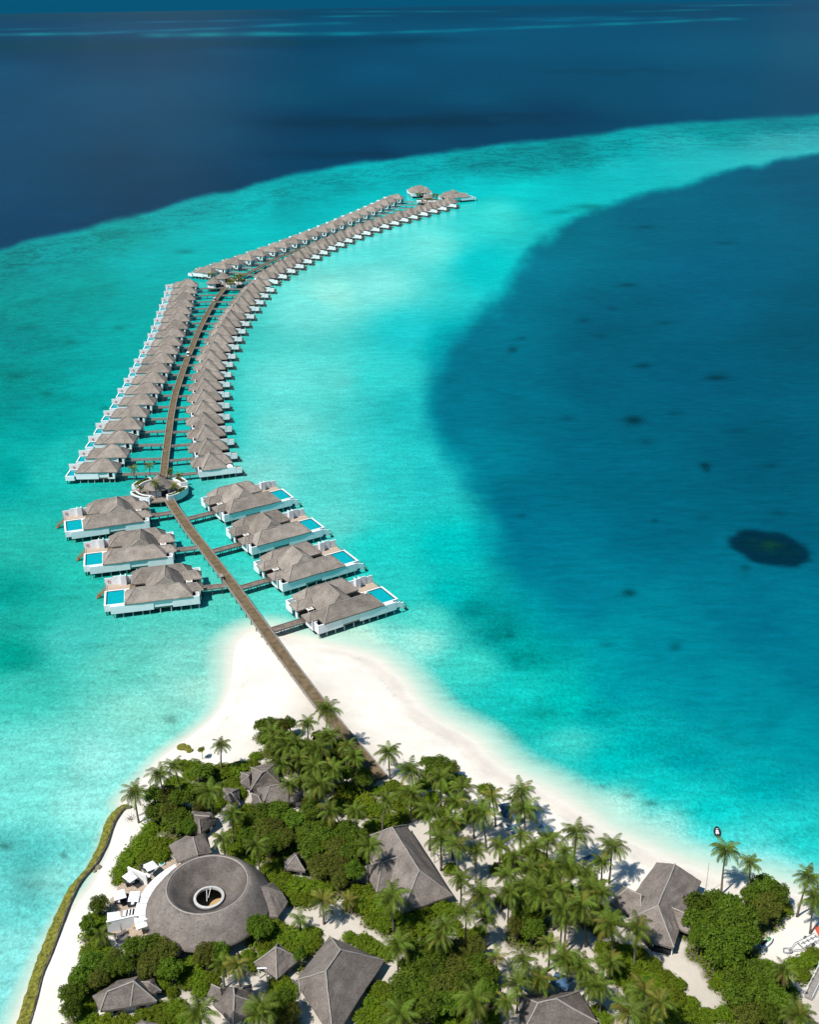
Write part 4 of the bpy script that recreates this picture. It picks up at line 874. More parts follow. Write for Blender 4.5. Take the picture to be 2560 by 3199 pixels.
# far jetty
F1, A1 = rows['UL']; F2, A2 = rows['UR']
fp = [G('H2', 640, 720, DZ), G('H2', 700, 690, DZ), G('H2', 860, 610, DZ), G('H2', 1000, 540, DZ), G('H2', 1150, 460, DZ), G('H2', 1300, 385, DZ), G('H2', 1440, 320, DZ)]
fp = [Vector(q[:2]) for q in fp]
for i in range(10, 21, 2):
    a = Vector(F1[i]) + Vector((math.cos(A1[i]-math.pi/2), math.sin(A1[i]-math.pi/2)))*14.5
    b = Vector(F2[min(i, 20)]) - Vector((math.cos(A2[min(i,20)]-math.pi/2), math.sin(A2[min(i,20)]-math.pi/2)))*8.5
    fp.append(b)
fp = [q for i, q in enumerate(fp) if i == 0 or q.y > fp[i-1].y]
fp.append(Vector(G('H3', 690, 395, DZ)[:2]))
far_path = [Vector((q[0], q[1])) for q in smooth_poly([tuple(q) for q in fp], 2)]
jetty('jetty', 'plank jetty running between the two upper rows of villas to the far hub', far_path, 2.3, 5)

def nearest_on(path, p):
    best = None
    for i in range(len(path)-1):
        a = Vector(path[i][:2]); b = Vector(path[i+1][:2]); d = b-a; t = max(0, min(1, (p-a).dot(d)/max(d.length_squared, 1e-9))); q = a + d*t
        if best is None or (q-p).length < best[0]: best = ((q-p).length, q)
    return best[1]
def ray_hit(path, p, d, maxd=60):
    best = None
    for i in range(len(path)-1):
        a = Vector(path[i][:2]); b = Vector(path[i+1][:2]); e = b-a; den = d.x*e.y - d.y*e.x
        if abs(den) < 1e-9: continue
        w = a-p; t = (w.x*e.y - w.y*e.x)/den; s = (w.x*d.y - w.y*d.x)/den
        if -.05 <= s <= 1.05 and 0 < t < maxd and (best is None or t < best[0]): best = (t, p + d*t)
    return best[1] if best else None
for key, path, sgn, off, v in (('LL', mid_path, 1, 4.4, -1.4), ('RL', mid_path, -1, 4.0, -.6), ('UL', far_path, 1, 4.4, -1.4), ('UR', far_path, -1, 4.0, -.6)):
    F, ang = rows[key]
    for i in range(len(F)):
        t = ang[i] - math.pi/2; d = Vector((math.cos(t), math.sin(t))); nn = Vector((-d.y, d.x))
        p = Vector(F[i]) + d*off*sgn + nn*v
        q = ray_hit(path, p, d*sgn) or nearest_on(path, p)
        if (q-p).length < 2.5 or (q-p).length > 45: continue
        q = q - (q-p).normalized()*1.5
        rn = {'LL': 'lower left row', 'RL': 'lower right row', 'UL': 'upper left row', 'UR': 'upper right row'}[key]
        w = jetty('walkway', f'wooden walkway to the {nth(i)} villa, {rn}', [p, p.lerp(q, .5), q], 1.3, 3.2 if key in ('LL', 'RL') else 4.5, 'walk', .12)
        w['group'] = 'walkways to the small villas'
for i, (o, ang, mir) in enumerate(big):
    u = 0 if mir else 22.9
    d = Vector((math.cos(ang), math.sin(ang))); nn = Vector((-d.y, d.x)); p = Vector(o.location[:2]) + d*(-1.0 if mir else 22.9) + nn*7.3
    q = ray_hit([Vector(x[:2]) for x in near_path], p, -d if mir else d) or nearest_on(near_path, p)
    q = q - (q-p).normalized()*1.8
    w = jetty('walkway', 'wooden walkway from the jetty to the ' + ('%s large villa on the %s' % (['farthest','middle','nearest'][i], 'left') if not mir else '%s large villa on the right' % ['first','second','third','fourth'][i-3]), [p, p.lerp(q, .5), q], 2.0, 2.6, 'walk', .15)
    w['group'] = 'walkways to the large villas'

# ------------------------------------------------------------------ plants: palms
def frond_mesh(name, e0, droop, Ln, m, nl=22, lw=.095):
    b = MB(); seg = 8; pts = []; x = z = 0; e = math.radians(e0)
    for i in range(seg+1):
        pts.append(Vector((x, 0, z))); x += math.cos(e)*Ln/seg; z += math.sin(e)*Ln/seg; e -= math.radians(droop)/seg*(1+.8*i/seg)
    b.tube(pts, [.055*(1-.8*i/seg) for i in range(seg+1)], 3, False)
    r = random.Random(hash(name) % 1000 if False else int(e0*3+droop))
    for k in range(nl):
        t = .12 + .88*k/(nl-1); f = t*seg; i = min(int(f), seg-1); p = pts[i].lerp(pts[i+1], f-i); d = (pts[i+1]-pts[i]).normalized()
        ll = (.95*math.sin(math.pi*min(1, .18+t*.72))**.7)*Ln*.30 + .1
        up = Vector((0,1,0)).cross(d)*-1
        for s in (1, -1):
            a = math.radians(58 - 28*t + r.uniform(-6, 6)); dr = d*math.cos(a) + Vector((0, s, 0))*math.sin(a)
            dr = (dr + Vector((0, 0, -.22 - r.uniform(0, .25)))).normalized(); tip = p + dr*ll; tip.z -= ll*.22; mid = p + dr*ll*.5
            w = d*lw*.5
            b.add([p-w, p+w, mid+w*1.25, mid-w*1.25, tip], [(0,1,2,3),(3,2,4)])
    return b.mesh(name, M[m])
FR = {'up': frond_mesh('frond_up', 66, 62, 3.4, 'frond'), 'mid': frond_mesh('frond_mid', 40, 74, 3.6, 'frond'), 'flat': frond_mesh('frond_flat', 12, 72, 3.6, 'frond'), 'low': frond_mesh('frond_low', -18, 58, 3.3, 'frond'),
      'upy': frond_mesh('frond_up_y', 60, 66, 3.4, 'frond_y'), 'flaty': frond_mesh('frond_flat_y', 8, 76, 3.5, 'frond_y'), 'dead': frond_mesh('frond_dead', -48, 34, 2.9, 'frond_dead', 12, .07)}
NUTS = None
def palm(base, top_h, lean, scale=1.0, label='', group='coconut palms', yellow=0.05, nf=22, name='coconut_palm'):
    root = thing(name, label, 'palm tree', base, random.uniform(0, 6.28), group)
    lx = lean*top_h; pts = []; n = 6
    for i in range(n+1):
        t = i/n; pts.append((lx*t**1.6, .12*math.sin(t*3), top_h*t))
    MB().tube(pts, [.24 - .13*(i/n)**.6 for i in range(n+1)], 6).build('trunk', M['trunk'], root, True)
    tp = Vector(pts[-1]); k0 = random.uniform(0, 6.28)
    kinds = []
    for i in range(nf):
        f = i/nf
        k = 'up' if f < .22 else 'mid' if f < .52 else 'flat' if f < .82 else 'low'
        if random.random() < yellow: k = {'up': 'upy', 'mid': 'upy', 'flat': 'flaty', 'low': 'flaty'}[k]
        kinds.append(k)
    kinds.append('dead')
    kinds += ['dead']*random.choice((0, 0, 1, 1, 2, 3))
    for i, k in enumerate(kinds):
        s = scale*random.uniform(.85, 1.1)
        o = inst('frond', FR[k], root, tp, 0, (s, s, s)); o.rotation_euler = (random.uniform(-.22, .22), random.uniform(-.16, .16), k0 + i*2.39996 + random.uniform(-.25, .25))
    return root

P1 = [(805,530,6.5),(965,415,7.5),(1070,355,10),(1310,245,7),(1260,520,8),(1375,645,8),(1330,790,7),(1550,860,8),(1420,1560,8),(1190,1850,8),(1545,1860,8),(600,1370,3.6),(1330,1560,5)]
P2 = [(405,50,11),(120,205,8),(95,170,7),(165,190,8),(240,200,8),(310,125,8),(465,185,8),(530,240,8),(600,300,9),(165,360,8),(245,340,8),(365,275,8),(345,375,8),(455,385,8),(265,455,7),(370,480,8),(800,300,6),(945,400,7),(1110,440,7),(1250,500,7),(750,560,8),(925,530,7),
 (440,640,7),(610,650,7),(1040,640,9),(1190,590,7),(1385,660,8),(1310,620,7),(1440,550,7),(1590,510,7),(1615,615,6),(1180,720,8),(1215,860,9),(1110,810,7),(1320,880,7),(660,860,9),(1225,1030,8),(1460,830,7),(1600,800,7),(1690,860,8),(1560,920,8),(1635,985,9),(1470,1020,8),(1520,1130,9),
 (1600,1070,8),(1350,1140,5),(1260,1250,9),(1385,1290,6),(1110,1330,9),(820,1150,8),(400,1180,5),(265,1290,2.6),(555,1180,2.6),(850,1440,8),(1590,1550,6),(1570,1650,7),(1700,1650,5),(1510,1760,7),(1310,1770,8),(860,1850,8),(40,1840,8),(1440,1520,4),(1700,1110,8),(1130,1380,8),(1540,560,4)]
P3 = [(265,765,7),(100,810,7),(185,880,8),(485,850,8),(430,940,9),(320,1010,8),(240,1000,8),(150,1100,9),(50,1120,8),(185,1225,9),(345,1200,9),(412,1125,8),(510,1300,9),(640,1360,8),(1175,880,9),(1340,950,8),(1640,1010,9),(1710,1170,7),(480,1530,5),(290,1580,7),(235,1520,7),
 (345,1670,6),(75,1650,5),(430,1700,6),(670,1700,7),(780,1790,8),(580,1850,7),(1540,1590,7),(1640,1850,7),(110,1430,6),(700,1880,6),(120,960,8),(370,1100,8),(20,980,8),(1600,1880,6)]
YEL = {('C1',1420),('C3',670),('C3',780),('C2',400),('C3',480),('C2',555),('C2',1440),('C3',110),('C3',580)}
palms = []
for c, lst in (('C1', P1), ('C2', P2), ('C3', P3)):
    for (x, y, h) in lst:
        zt = 1.1 + h; q = G(c, x, y, zt); g = ground(q.x, q.y); palms.append((q.x, q.y, g, h, (c, x) in YEL))

# close the grove between the listed palms
rg = random.Random(5)
def near_px(c, x, y):
    o = CROPS[c]; X0, Y0 = o[0]+x*o[2], o[1]+y*o[2]
    for cc, lst in (('C1', P1), ('C2', P2), ('C3', P3)):
        for q in lst:
            oo = CROPS[cc]
            if math.hypot(oo[0]+q[0]*oo[2]-X0, (oo[1]+q[1]*oo[2]-Y0)*1.2) < 30: return True
    return False
for c, lst, box, n in (('C2', P2, (1130, 1700, 600, 1180), 1), ('C3', P3, (-20, 480, 900, 1330), 1), ('C2', P2, (100, 480, 150, 470), 4)):
    k = t = 0
    while k < n and t < 800:
        t += 1; x, y = rg.uniform(*box[:2]), rg.uniform(*box[2:])
        if c == 'C2' and box[0] > 1000 and (x-1130)*.62 + 560 > y + 260 and y < 760: continue
        if near_px(c, x, y): continue
        h = rg.uniform(5.5, 7.5); lst.append((x, y, h)); q = G(c, x, y, 1.1+h); palms.append((q.x, q.y, ground(q.x, q.y), h, False)); k += 1
LAND = {}   # landmarks for naming
def add_land(name, p): LAND[name] = Vector((p[0], p[1]))
add_land('ring-roofed hall', (-34.8, 141.8)); add_land('long ridged hall', G('C2', 940, 980, 4)); add_land('great hall', G('C2', 480, 1640, 4))
add_land('Y-shaped beach pavilion', G('C3', 790, 1180, 4)); add_land('beach end of the jetty', near_path[0]); add_land('twin thatched roofs', G('C1', 1640, 470, 4))
add_land('bottom left thatched roof', G('C1', 750, 1730, 4)); add_land('boat trailer', G('C3', 1600, 1440, 1)); add_land('bottom right thatched roof', G('C3', 100, 1830, 4))
add_land('end of the sandbag wall', G('C1', 740, 620, 1)); add_land('blue sunshades', G('C2', 1520, 700, 1)); add_land('lone yellow palm', G('C2', 520, 1250, 1))
add_land('small square hut', G('C2', 115, 1540, 4)); add_land('sandy path crossing', G('C3', 20, 1530, 1))
def label_by_land(items, phrase):
    """items: list of (x, y); returns labels '<phrase>, nth nearest to <landmark>'"""
    own = [min(LAND, key=lambda k: (LAND[k]-Vector((x, y))).length) for x, y in items]
    out = [None]*len(items)
    for lm in LAND:
        idx = sorted([i for i in range(len(items)) if own[i] == lm], key=lambda i: (LAND[lm]-Vector(items[i])).length)
        for r, i in enumerate(idx):
            out[i] = (f'{phrase[i]} nearest to the {lm}' if r == 0 else f'{phrase[i]}, {nth(r)} nearest to the {lm}')
    return out
pl = label_by_land([(p[0], p[1]) for p in palms], ['%s coconut palm' % ('yellowing' if p[4] else 'green') if p[3] > 4.5 else 'short young palm' for p in palms])
for (x, y, g, h, yl), lb in zip(palms, pl):
    palm((x, y, g-.1), h, 0 if h < 5 else random.uniform(0, .14), random.uniform(.64, 1.0) if h > 4.5 else .66, lb, 'coconut palms on the island', .5 if yl else .04, 22 if h > 4.5 else 12)

# ------------------------------------------------------------------ plants: broad-leaved trees and shrubs
def crown_mesh(name, seed, m, nclump, nleaf, leaf, flat=.8):
    r = np.random.default_rng(seed); C = []
    tries = 0
    while len(C) < nclump and tries < 4000:
        tries += 1; d = r.normal(size=3); d /= np.linalg.norm(d); d[2] = abs(d[2])*.95 - .18; rad = r.uniform(.50, .80)
        p = d*rad; p[2] *= flat
        if all(np.linalg.norm(p-q) > .27 for q in C): C.append(p)
    V = []; F = []
    for p in C:
        cr = r.uniform(.17, .34)
        d = r.normal(size=(nleaf, 3)); d /= np.linalg.norm(d, axis=1)[:,None]; d[:,2] = np.where(d[:,2] < -.35, -d[:,2], d[:,2])
        pos = p + d*cr*r.uniform(.7, 1.1, (nleaf, 1)); pos[:,2] = pos[:,2]
        nrm = d + r.normal(size=(nleaf, 3))*.45 + np.array((0,0,.35)); nrm /= np.linalg.norm(nrm, axis=1)[:,None]
        t = np.cross(nrm, r.normal(size=(nleaf, 3))); t /= np.linalg.norm(t, axis=1)[:,None]; bta = np.cross(nrm, t)
        s = leaf*r.uniform(.6, 1.25, (nleaf, 1)); a = pos - t*s; b_ = pos + bta*s*.5; c = pos + t*s; e = pos - bta*s*.5
        base = len(V); V += np.stack([a, b_, c, e], 1).reshape(-1, 3).tolist(); F += [(base+4*i, base+4*i+1, base+4*i+2, base+4*i+3) for i in range(nleaf)]
    nb = len(F)
    # dark filler ball inside the crown, blocks the view through it
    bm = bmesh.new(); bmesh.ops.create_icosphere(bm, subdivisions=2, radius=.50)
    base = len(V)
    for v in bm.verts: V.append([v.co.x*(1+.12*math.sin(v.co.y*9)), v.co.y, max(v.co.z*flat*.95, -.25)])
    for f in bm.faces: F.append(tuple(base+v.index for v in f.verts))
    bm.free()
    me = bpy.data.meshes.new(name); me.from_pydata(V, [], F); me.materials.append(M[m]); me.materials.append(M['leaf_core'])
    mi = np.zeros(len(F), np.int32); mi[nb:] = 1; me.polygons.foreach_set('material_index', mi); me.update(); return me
CR = {'T': [crown_mesh('crown_t%d' % i, 10+i, ('leaf_dark', 'leaf_dark', 'leaf_olive')[i % 3], (30, 22, 26)[i % 3], (120, 110, 150)[i % 3], (.062, .085, .052)[i % 3]) for i in range(6)],
      'B': [crown_mesh('crown_b%d' % i, 40+i, 'leaf_dark', 30, 60, .10, .6) for i in range(3)],
      'S': [crown_mesh('crown_s%d' % i, 20+i, 'leaf_bright', 26, 100, .066, .7) for i in range(5)],
      'Y': [crown_mesh('crown_y%d' % i, 30+i, 'leaf_yellow', 22, 80, .075, .7) for i in range(2)]}
TR = MB().tube([(0,0,-.1),(.05,0,.5),(0,.03,1)], [.1,.075,.05], 6).mesh('trunk', M['bark'])
for kk, ph, nm, cat in (('TB', None, 'broadleaf_tree', 'tree'), ('SY', None, 'shrub', 'shrub')):
    items = [p for p in plants if p[4] in kk]
    phr = {'T': 'dark green broadleaf tree', 'B': 'layered spreading tree', 'S': 'bright green shrub', 'Y': 'yellowish shrub'}
    lb = label_by_land([(p[0], p[1]) for p in items], [phr[p[4]] for p in items])
    for (x, y, r, h, k), lab in zip(items, lb):
        g = ground(x, y); me = random.choice(CR[k])
        root = thing(nm, lab, cat, (x, y, g-.05), random.uniform(0, 6.28), 'broadleaf trees on the island' if cat == 'tree' else 'shrubs on the island')
        sx = r*random.uniform(.80, .94); sz = h*.52 if cat == 'tree' else h*.75
        cz = h*.62 if cat == 'tree' else h*.3
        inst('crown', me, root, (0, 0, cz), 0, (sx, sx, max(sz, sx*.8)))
        inst('trunk', TR, root, (0, 0, 0), 0, (r*1.1, r*1.1, cz) if cat == 'tree' else (r*.6, r*.6, cz))

# low undergrowth that fills the gaps between the crowns
def undergrowth():
    r = np.random.default_rng(3); P = []
    for (x, y, rad, h, k) in plants:
        n = int(rad*rad*26); a = r.uniform(0, 6.283, n); q = rad*(.85 if k == 'B' else 1.05)*np.sqrt(r.uniform(0, 1, n))
        P.append(np.c_[x+q*np.cos(a), y+q*np.sin(a), 1.0 + r.uniform(.1, 1.3, n)*np.clip(1.25-q/rad, .15, 1)])
    P = np.concatenate(P); n = len(P)
    s = sdist(P[:,0], P[:,1], shore_poly); P = P[s > 1.0]; n = len(P)
    nrm = r.normal(size=(n, 3))*.5 + np.array((0,0,1.)); nrm /= np.linalg.norm(nrm, axis=1)[:,None]
    t = np.cross(nrm, r.normal(size=(n, 3))); t /= np.linalg.norm(t, axis=1)[:,None]; b = np.cross(nrm, t); sz = r.uniform(.12, .30, (n, 1))
    V = np.stack([P-t*sz, P+b*sz*.55, P+t*sz, P-b*sz*.55], 1).reshape(-1, 3)
    me = bpy.data.meshes.new('undergrowth'); me.vertices.add(4*n); me.vertices.foreach_set('co', V.astype(np.float32).ravel())
    me.loops.add(4*n); me.loops.foreach_set('vertex_index', np.arange(4*n, dtype=np.int32)); me.polygons.add(n); me.polygons.foreach_set('loop_start', np.arange(0, 4*n, 4, dtype=np.int32)); me.update(calc_edges=True)
    me.materials.append(M['leaf_bright']); o = link(bpy.data.objects.new('undergrowth', me))
    tag(o, 'low leafy undergrowth between the trees', kind='stuff')
undergrowth()

# ------------------------------------------------------------------ island buildings
def pts_roof(parent, P, F, E, m='thatch_dark', cuts=4, jit=.06, thick=.4, capr=.11):
    V = [G(c, x, y, z) if isinstance(c, str) else Vector((c, x, y)) for (c, x, y, z) in P]
    o0 = Vector(parent.location); V = [v - o0 for v in V]
    o = inst('roof', roof_mesh('roof', [tuple(v) for v in V], F, M[m], thick, cuts, jit, len(V)*3+int(abs(V[0].x))), parent)
    if E: caps([(V[a]+Vector((0,0,.05)), V[b]+Vector((0,0,.05))) for a, b in E], capr).build('ridge_cap', M['ridge'], o)
    return o, V
def inner_walls(parent, poly, z0, z1, m='plaster', inset=.8, name='wall'):
    c = sum((Vector(p[:2]) for p in poly), Vector((0,0)))/len(poly); q = []
    for p in poly:
        d = Vector(p[:2]) - c; q.append(c + d*max(.3, 1 - inset*1.25/max(d.length, .1)))
    MB().prism(q, z0, z1).build(name, M[m], parent)
    # dark openings set into two of the sides
    for i in range(len(q)):
        a, b = q[i], q[(i+1) % len(q)]; L = (b-a).length
        if L < 2.5: continue
        d = (b-a).normalized(); nn = Vector((d.y, -d.x))
        if nn.dot((a+b)/2 - c) < 0: nn = -nn
        k = max(1, int(L/2.4))
        for j in range(k):
            m0 = a + d*(L*(j+.5)/k); w = .75
            bb = MB(); p0 = m0 - d*w + nn*.02; p1 = m0 + d*w + nn*.02; p2 = p1 + nn*.04; p3 = p0 + nn*.04
            bb.prism([p0, p1, p2, p3], z0 + .1, z1 - .5).build('window', M['glass'], parent)

# the round hall with its sunken ring roof
RC = Vector((-34.8, 141.8, 0)); GZ0 = 1.1
hall = thing('round_hall', 'round thatched hall with a funnel roof sinking to an open oculus', 'building', RC)
prof = [(10.55,3.0),(10.6,3.35),(10.35,3.75),(9.6,4.75),(8.7,5.95),(7.9,6.85),(7.25,7.35),(6.75,7.52),(6.62,7.2),(7.0,6.95),(7.6,6.45),(9.3,4.5),(10.2,3.1)]
funnel_prof = [(6.74,7.5),(6.3,7.30),(5.7,6.70),(4.7,5.70),(3.6,4.9),(2.85,4.5),(2.8,4.15),(3.6,4.5),(4.9,5.3),(6.55,6.9)]
def lathe(prof, n=72, jit=0.0, seed=1):
    b = MB(); r = random.Random(seed)
    for k in range(n):
        a = 2*math.pi*k/n
        for (q, z) in prof: b.v.append((math.cos(a)*(q+r.uniform(-jit, jit)), math.sin(a)*(q+r.uniform(-jit, jit)), z+r.uniform(-jit, jit)*.6))
    m = len(prof)
    for k in range(n):
        for i in range(m): b.f.append((k*m+i, ((k+1)%n)*m+i, ((k+1)%n)*m+(i+1)%m, k*m+(i+1)%m))
    return b
lathe(prof, 80, .035).build('roof', M['thatch_dark'], hall, True); lathe(funnel_prof, 80, .03, 2).build('funnel_roof', M['thatch_shaded'], hall, True)
b = MB(); b.tube([(6.72*math.cos(t*math.pi/40), 6.72*math.sin(t*math.pi/40), 7.50) for t in range(81)], .12, 5, False); b.build('ridge_cap', M['ridge'], hall)
lathe([(2.55,4.35),(2.58,4.72),(2.15,4.78),(2.13,4.35)], 48).build('oculus_ring', M['ring'], hall)
lathe([(2.84,4.2),(2.84,4.45),(2.57,4.45),(2.57,4.2)], 48).build('oculus_dark_gap', M['dark'], hall)  # solid dark band standing in for the shaded gap outside the ring
MB().prism([(8.9*math.cos(t*math.pi/20), 8.9*math.sin(t*math.pi/20)) for t in range(40)], 1.0, 1.25).build('floor', M['wood_light'], hall)
for k in range(20):
    a = 2*math.pi*k/20; MB().tube([(8.8*math.cos(a), 8.8*math.sin(a), 1.1), (8.8*math.cos(a), 8.8*math.sin(a), 3.9)], .13, 6).build('column', M['white'], hall)
b = lathe([(8.0,1.2),(8.0,3.8),(7.85,3.8),(7.85,1.2)], 40); b.build('glass_wall', M['glass'], hall)
for (dx, dy, dz, w) in ((0,.6,0,.06),(-.6,-.2,0,.06)):
    MB().bar((dx, dy+1.6, 4.9), (dx*.2, dy-1.0, 4.9), .07, .07).build('oculus_bar', M['white'], hall)
MB().tube([(.7*math.cos(t*math.pi/8)+.2, .7*math.sin(t*math.pi/8)-.4, 1.7) for t in range(17)], .3, 6, False).build('round_bench', M['deck_pale'], hall)
def lobe(P, F, E): return pts_roof(hall, P, F, E, cuts=4, jit=.05)
lobe([('C1',1470,1092,6.2),('C1',1600,1092,5.9),('C1',1690,1125,4.4),('C1',1725,1185,3.0),('C1',1665,1272,3.0),('C1',1560,1275,3.0),('C1',1540,1060,3.2),('C1',1640,1070,3.2)],
     [(0,5,4,1),(1,4,3,2),(1,2,7),(0,1,7,6)], [])
lobe([('C1',1090,1262,6.0),('C1',960,1330,4.9),('C1',872,1385,3.1),('C1',905,1420,3.0),('C1',1000,1470,3.0),('C1',1070,1505,3.0),('C1',1112,1425,3.4),('C1',940,1300,3.2)],
     [(0,1,7),(1,2,7),(1,3,2),(0,6,5,4,1),(1,4,3)], [])
lobe([('C1',1185,905,6.0),('C1',1155,795,5.6),('C1',1115,785,4.6),('C1',1010,845,3.0),('C1',1060,945,3.0),('C1',1215,775,4.9),('C1',1270,890,4.3),('C1',1235,770,3.6)],
     [(0,1,2,3,4),(1,0,6,5),(5,6,7)], [(0,1)])

# island roofs -------------------------------------------------------
def building(name, label, cen, cat='building'):
    c = G(*cen); g = ground(c.x, c.y); return thing(name, label, cat, (c.x, c.y, g)), g
def rect_frame(c, A, Bp, L, W, z, sign=1):
    b = G(c, *Bp, z); a = G(c, *A, z); d = (a-b); d.z = 0; d.normalize(); n = Vector((-d.y, d.x, 0))*sign
    return b, d, n
def framed_building(name, label, c, A, Bp, sign, spec, walls, m='thatch_dark'):
    b, d, n = rect_frame(c, A, Bp, 0, 0, 3.2, sign); g = 1.1
    root = thing(name, label, 'building', (b.x, b.y, g)); root['label'] = label
    loc = lambda u, v, z: Vector((0,0,0)) + d*u + n*v + Vector((0,0,z-g))
    for (P, F, E) in spec:
        V = [loc(*q) for q in P]
        o = inst('roof', roof_mesh('roof', [tuple(v) for v in V], F, M[m], .4, 5, .06, len(V)+int(abs(b.x))), root)
        caps([(V[i]+Vector((0,0,.05)), V[j]+Vector((0,0,.05))) for i, j in E], .12).build('ridge_cap', M['ridge'], o)
    for (u0,u1,v0,v1) in walls:
        inner_walls(root, [loc(u0,v0,0), loc(u1,v0,0), loc(u1,v1,0), loc(u0,v1,0)], 0, 2.6, 'plaster', .1)
    return root, loc
def hipI(u0,u1,v0,v1,z0,a,b_,rv,zr,axis='u'):
    V, F, E = hip(u0,u1,v0,v1,z0,a,b_,rv,zr,'x' if axis == 'u' else 'y')
    idx = {tuple(v): i for i, v in enumerate(V)}; return V, F, [(idx[tuple(p)], idx[tuple(q)]) for p, q in E]
framed_building('long_hall', 'long dark-thatched hall with a high ridge in the middle of the grove', 'C2', (905,725), (1178,1145), 1,
    [hipI(0,19.4,0,9.2,3.2,3.4,15.2,4.6,7.6), hipI(6.0,12.6,6.2,11.4,3.15,6.0,9.0,9.4,6.0,'v')], [(1,18.4,1,8.2),(7,11.6,8,10.4)])
framed_building('great_hall', 'largest thatched hall, cut by the bottom edge of the photo', 'C2', (440,1390), (770,1535), 1,
    [([(10.4,0,3.2),(0,0,3.2),(-.9,16.2,3.2),(10.1,10.0,3.2),(4.6,5.3,8),(4.3,9.9,8)], [(0,1,4),(1,2,5,4),(2,3,5),(3,0,4,5)], [(0,4),(1,4),(4,5),(2,5),(3,5)])], [(1,9.2,1.2,9.5)])
framed_building('square_hut', 'small square hut with a pointed thatch roof and pale hip lines', 'C2', (5,1555), (125,1640), -1,
    [([(5.1,0,3),(0,0,3),(0,5.1,3),(5.1,5.1,3),(2.55,2.55,5.9)], [(0,1,4),(1,2,4),(2,3,4),(3,0,4)], [(0,4),(1,4),(2,4),(3,4)])], [(.9,4.2,.9,4.2)])
bp, bploc = framed_building('beach_pavilion', 'Y-shaped thatched beach pavilion beside the big layered tree', 'C3', (755,945), (1022,1060), 1,
    [([(8.2,0,3.2),(0,0,3.2),(-1.0,11.0,3.2),(-2.1,16.4,3.2),(1.4,17.4,3.2),(6.4,15.1,3.2),(8.2,9.2,3.2),(4.1,2.2,6.5),(2.5,12.9,6.7)],
      [(0,1,7),(1,2,8,7),(2,3,8),(3,4,8),(4,5,8),(5,6,8),(6,0,7,8)], [(7,8),(3,8),(5,8)]),
     hipI(5.0,10.6,8.6,13.6,3.15,6.2,8.8,11.1,5.4), hipI(-3.0,1.5,8.6,12.0,3.1,-1.5,1.4,10.3,4.9)], [(1,7,1,9),(.2,5,9.5,14)])
MB().prism([bploc(6.0,14.9,0), bploc(1.2,17.2,0), bploc(-1.6,16.2,0), bploc(0,14,0), bploc(5.2,13.4,0)], .02, .9).build('dark_opening', M['dark'], bp)  # black block standing in for the shade in the opening under the roof
for (u, v) in ((1.2,16.9),(-1.7,16.0),(6.0,14.8)):
    q = bploc(u, v, 3.0); MB().tube([(q.x, q.y, -.1), (q.x, q.y, 2.0)], .12, 6).build('post', M['white'], bp)

def free_building(name, label, cen, roofs, walls=True, m='thatch_dark'):
    c = G(*cen, 3.0); root = thing(name, label, 'building', (c.x, c.y, 1.05))
    for (P, F, E) in roofs:
        o, V = pts_roof(root, P, F, E, m)
        if walls:
            low = [v for v, q in zip(V, P) if q[3] <= 3.35]
            if len(low) >= 3: inner_walls(root, low, -.1, 1.9)
    return root
T_ = 'C1'
free_building('twin_roof_house', 'thatched house under palms by the spit, farther of the twin roofs', (T_,1600,430),
  [([(T_,1500,378,3.1),(T_,1655,340,3.1),('C2',125,350,3.1),('C2',140,470,3.1),(T_,1500,515,3.1),(T_,1570,410,5.9),('C2',60,400,5.9)], [(0,1,2,6,5),(2,3,6),(3,4,5,6),(4,0,5)], [(5,6),(5,0),(5,4),(6,3)]),
   ([(T_,1440,410,3.0),(T_,1512,398,3.0),(T_,1500,505,3.0),(T_,1442,470,3.0),(T_,1490,430,4.6)], [(0,1,4),(1,2,4),(2,3,4),(3,0,4)], [(4,0),(4,3)])])
free_building('twin_roof_house', 'thatched house under palms by the spit, nearer of the twin roofs', ('C2',80,550),
  [([(T_,1560,545,3.1),('C2',0,500,3.1),('C2',205,462,3.1),('C2',295,565,3.1),('C2',30,630,3.1),('C2',80,492,5.9),('C2',190,475,5.6)], [(0,1,5),(1,2,6,5),(2,3,6),(3,4,5,6),(4,0,5)], [(5,6),(5,4),(6,3)]),
   ([(T_,1505,535,3.0),(T_,1585,522,3.0),(T_,1580,628,3.0),(T_,1510,590,3.0),(T_,1550,555,4.4)], [(0,1,4),(1,2,4),(2,3,4),(3,0,4)], [(4,0),(4,2)])])
free_building('garden_hut', 'small grey thatched hut hidden among palms left of the twin roofs', (T_,1390,545),
  [([(T_,1335,500,2.9),(T_,1432,505,2.9),(T_,1438,600,2.9),(T_,1340,560,2.9),(T_,1385,530,4.8)], [(0,1,4),(1,2,4),(2,3,4),(3,0,4)], [(4,1),(4,2),(4,3)])])
free_building('garden_house', 'small thatched house just beyond the ring-roofed hall, with crossed hips', (T_,1200,700),
  [([(T_,1120,668,2.9),(T_,1155,636,3.0),(T_,1275,650,3.0),(T_,1300,700,3.0),(T_,1200,775,3.0),(T_,1165,770,3.0),(T_,1165,665,4.8),(T_,1255,672,4.8),(T_,1190,690,5.0)], [(0,1,6),(1,2,7,6),(2,3,7),(3,4,8,7),(4,5,8),(5,0,6,8),(6,7,8)], [(6,7),(8,4)])])
free_building('garden_hut', 'tiny pointed thatched hut between the dark trees and the round hall', ('C2',230,940),
  [([('C2',165,940,2.9),('C2',232,888,2.9),('C2',262,890,2.9),('C2',295,1000,2.9),('C2',170,985,2.9),('C2',238,905,4.9)], [(0,1,5),(1,2,5),(2,3,5),(3,4,5),(4,0,5)], [(5,3),(5,4)])])
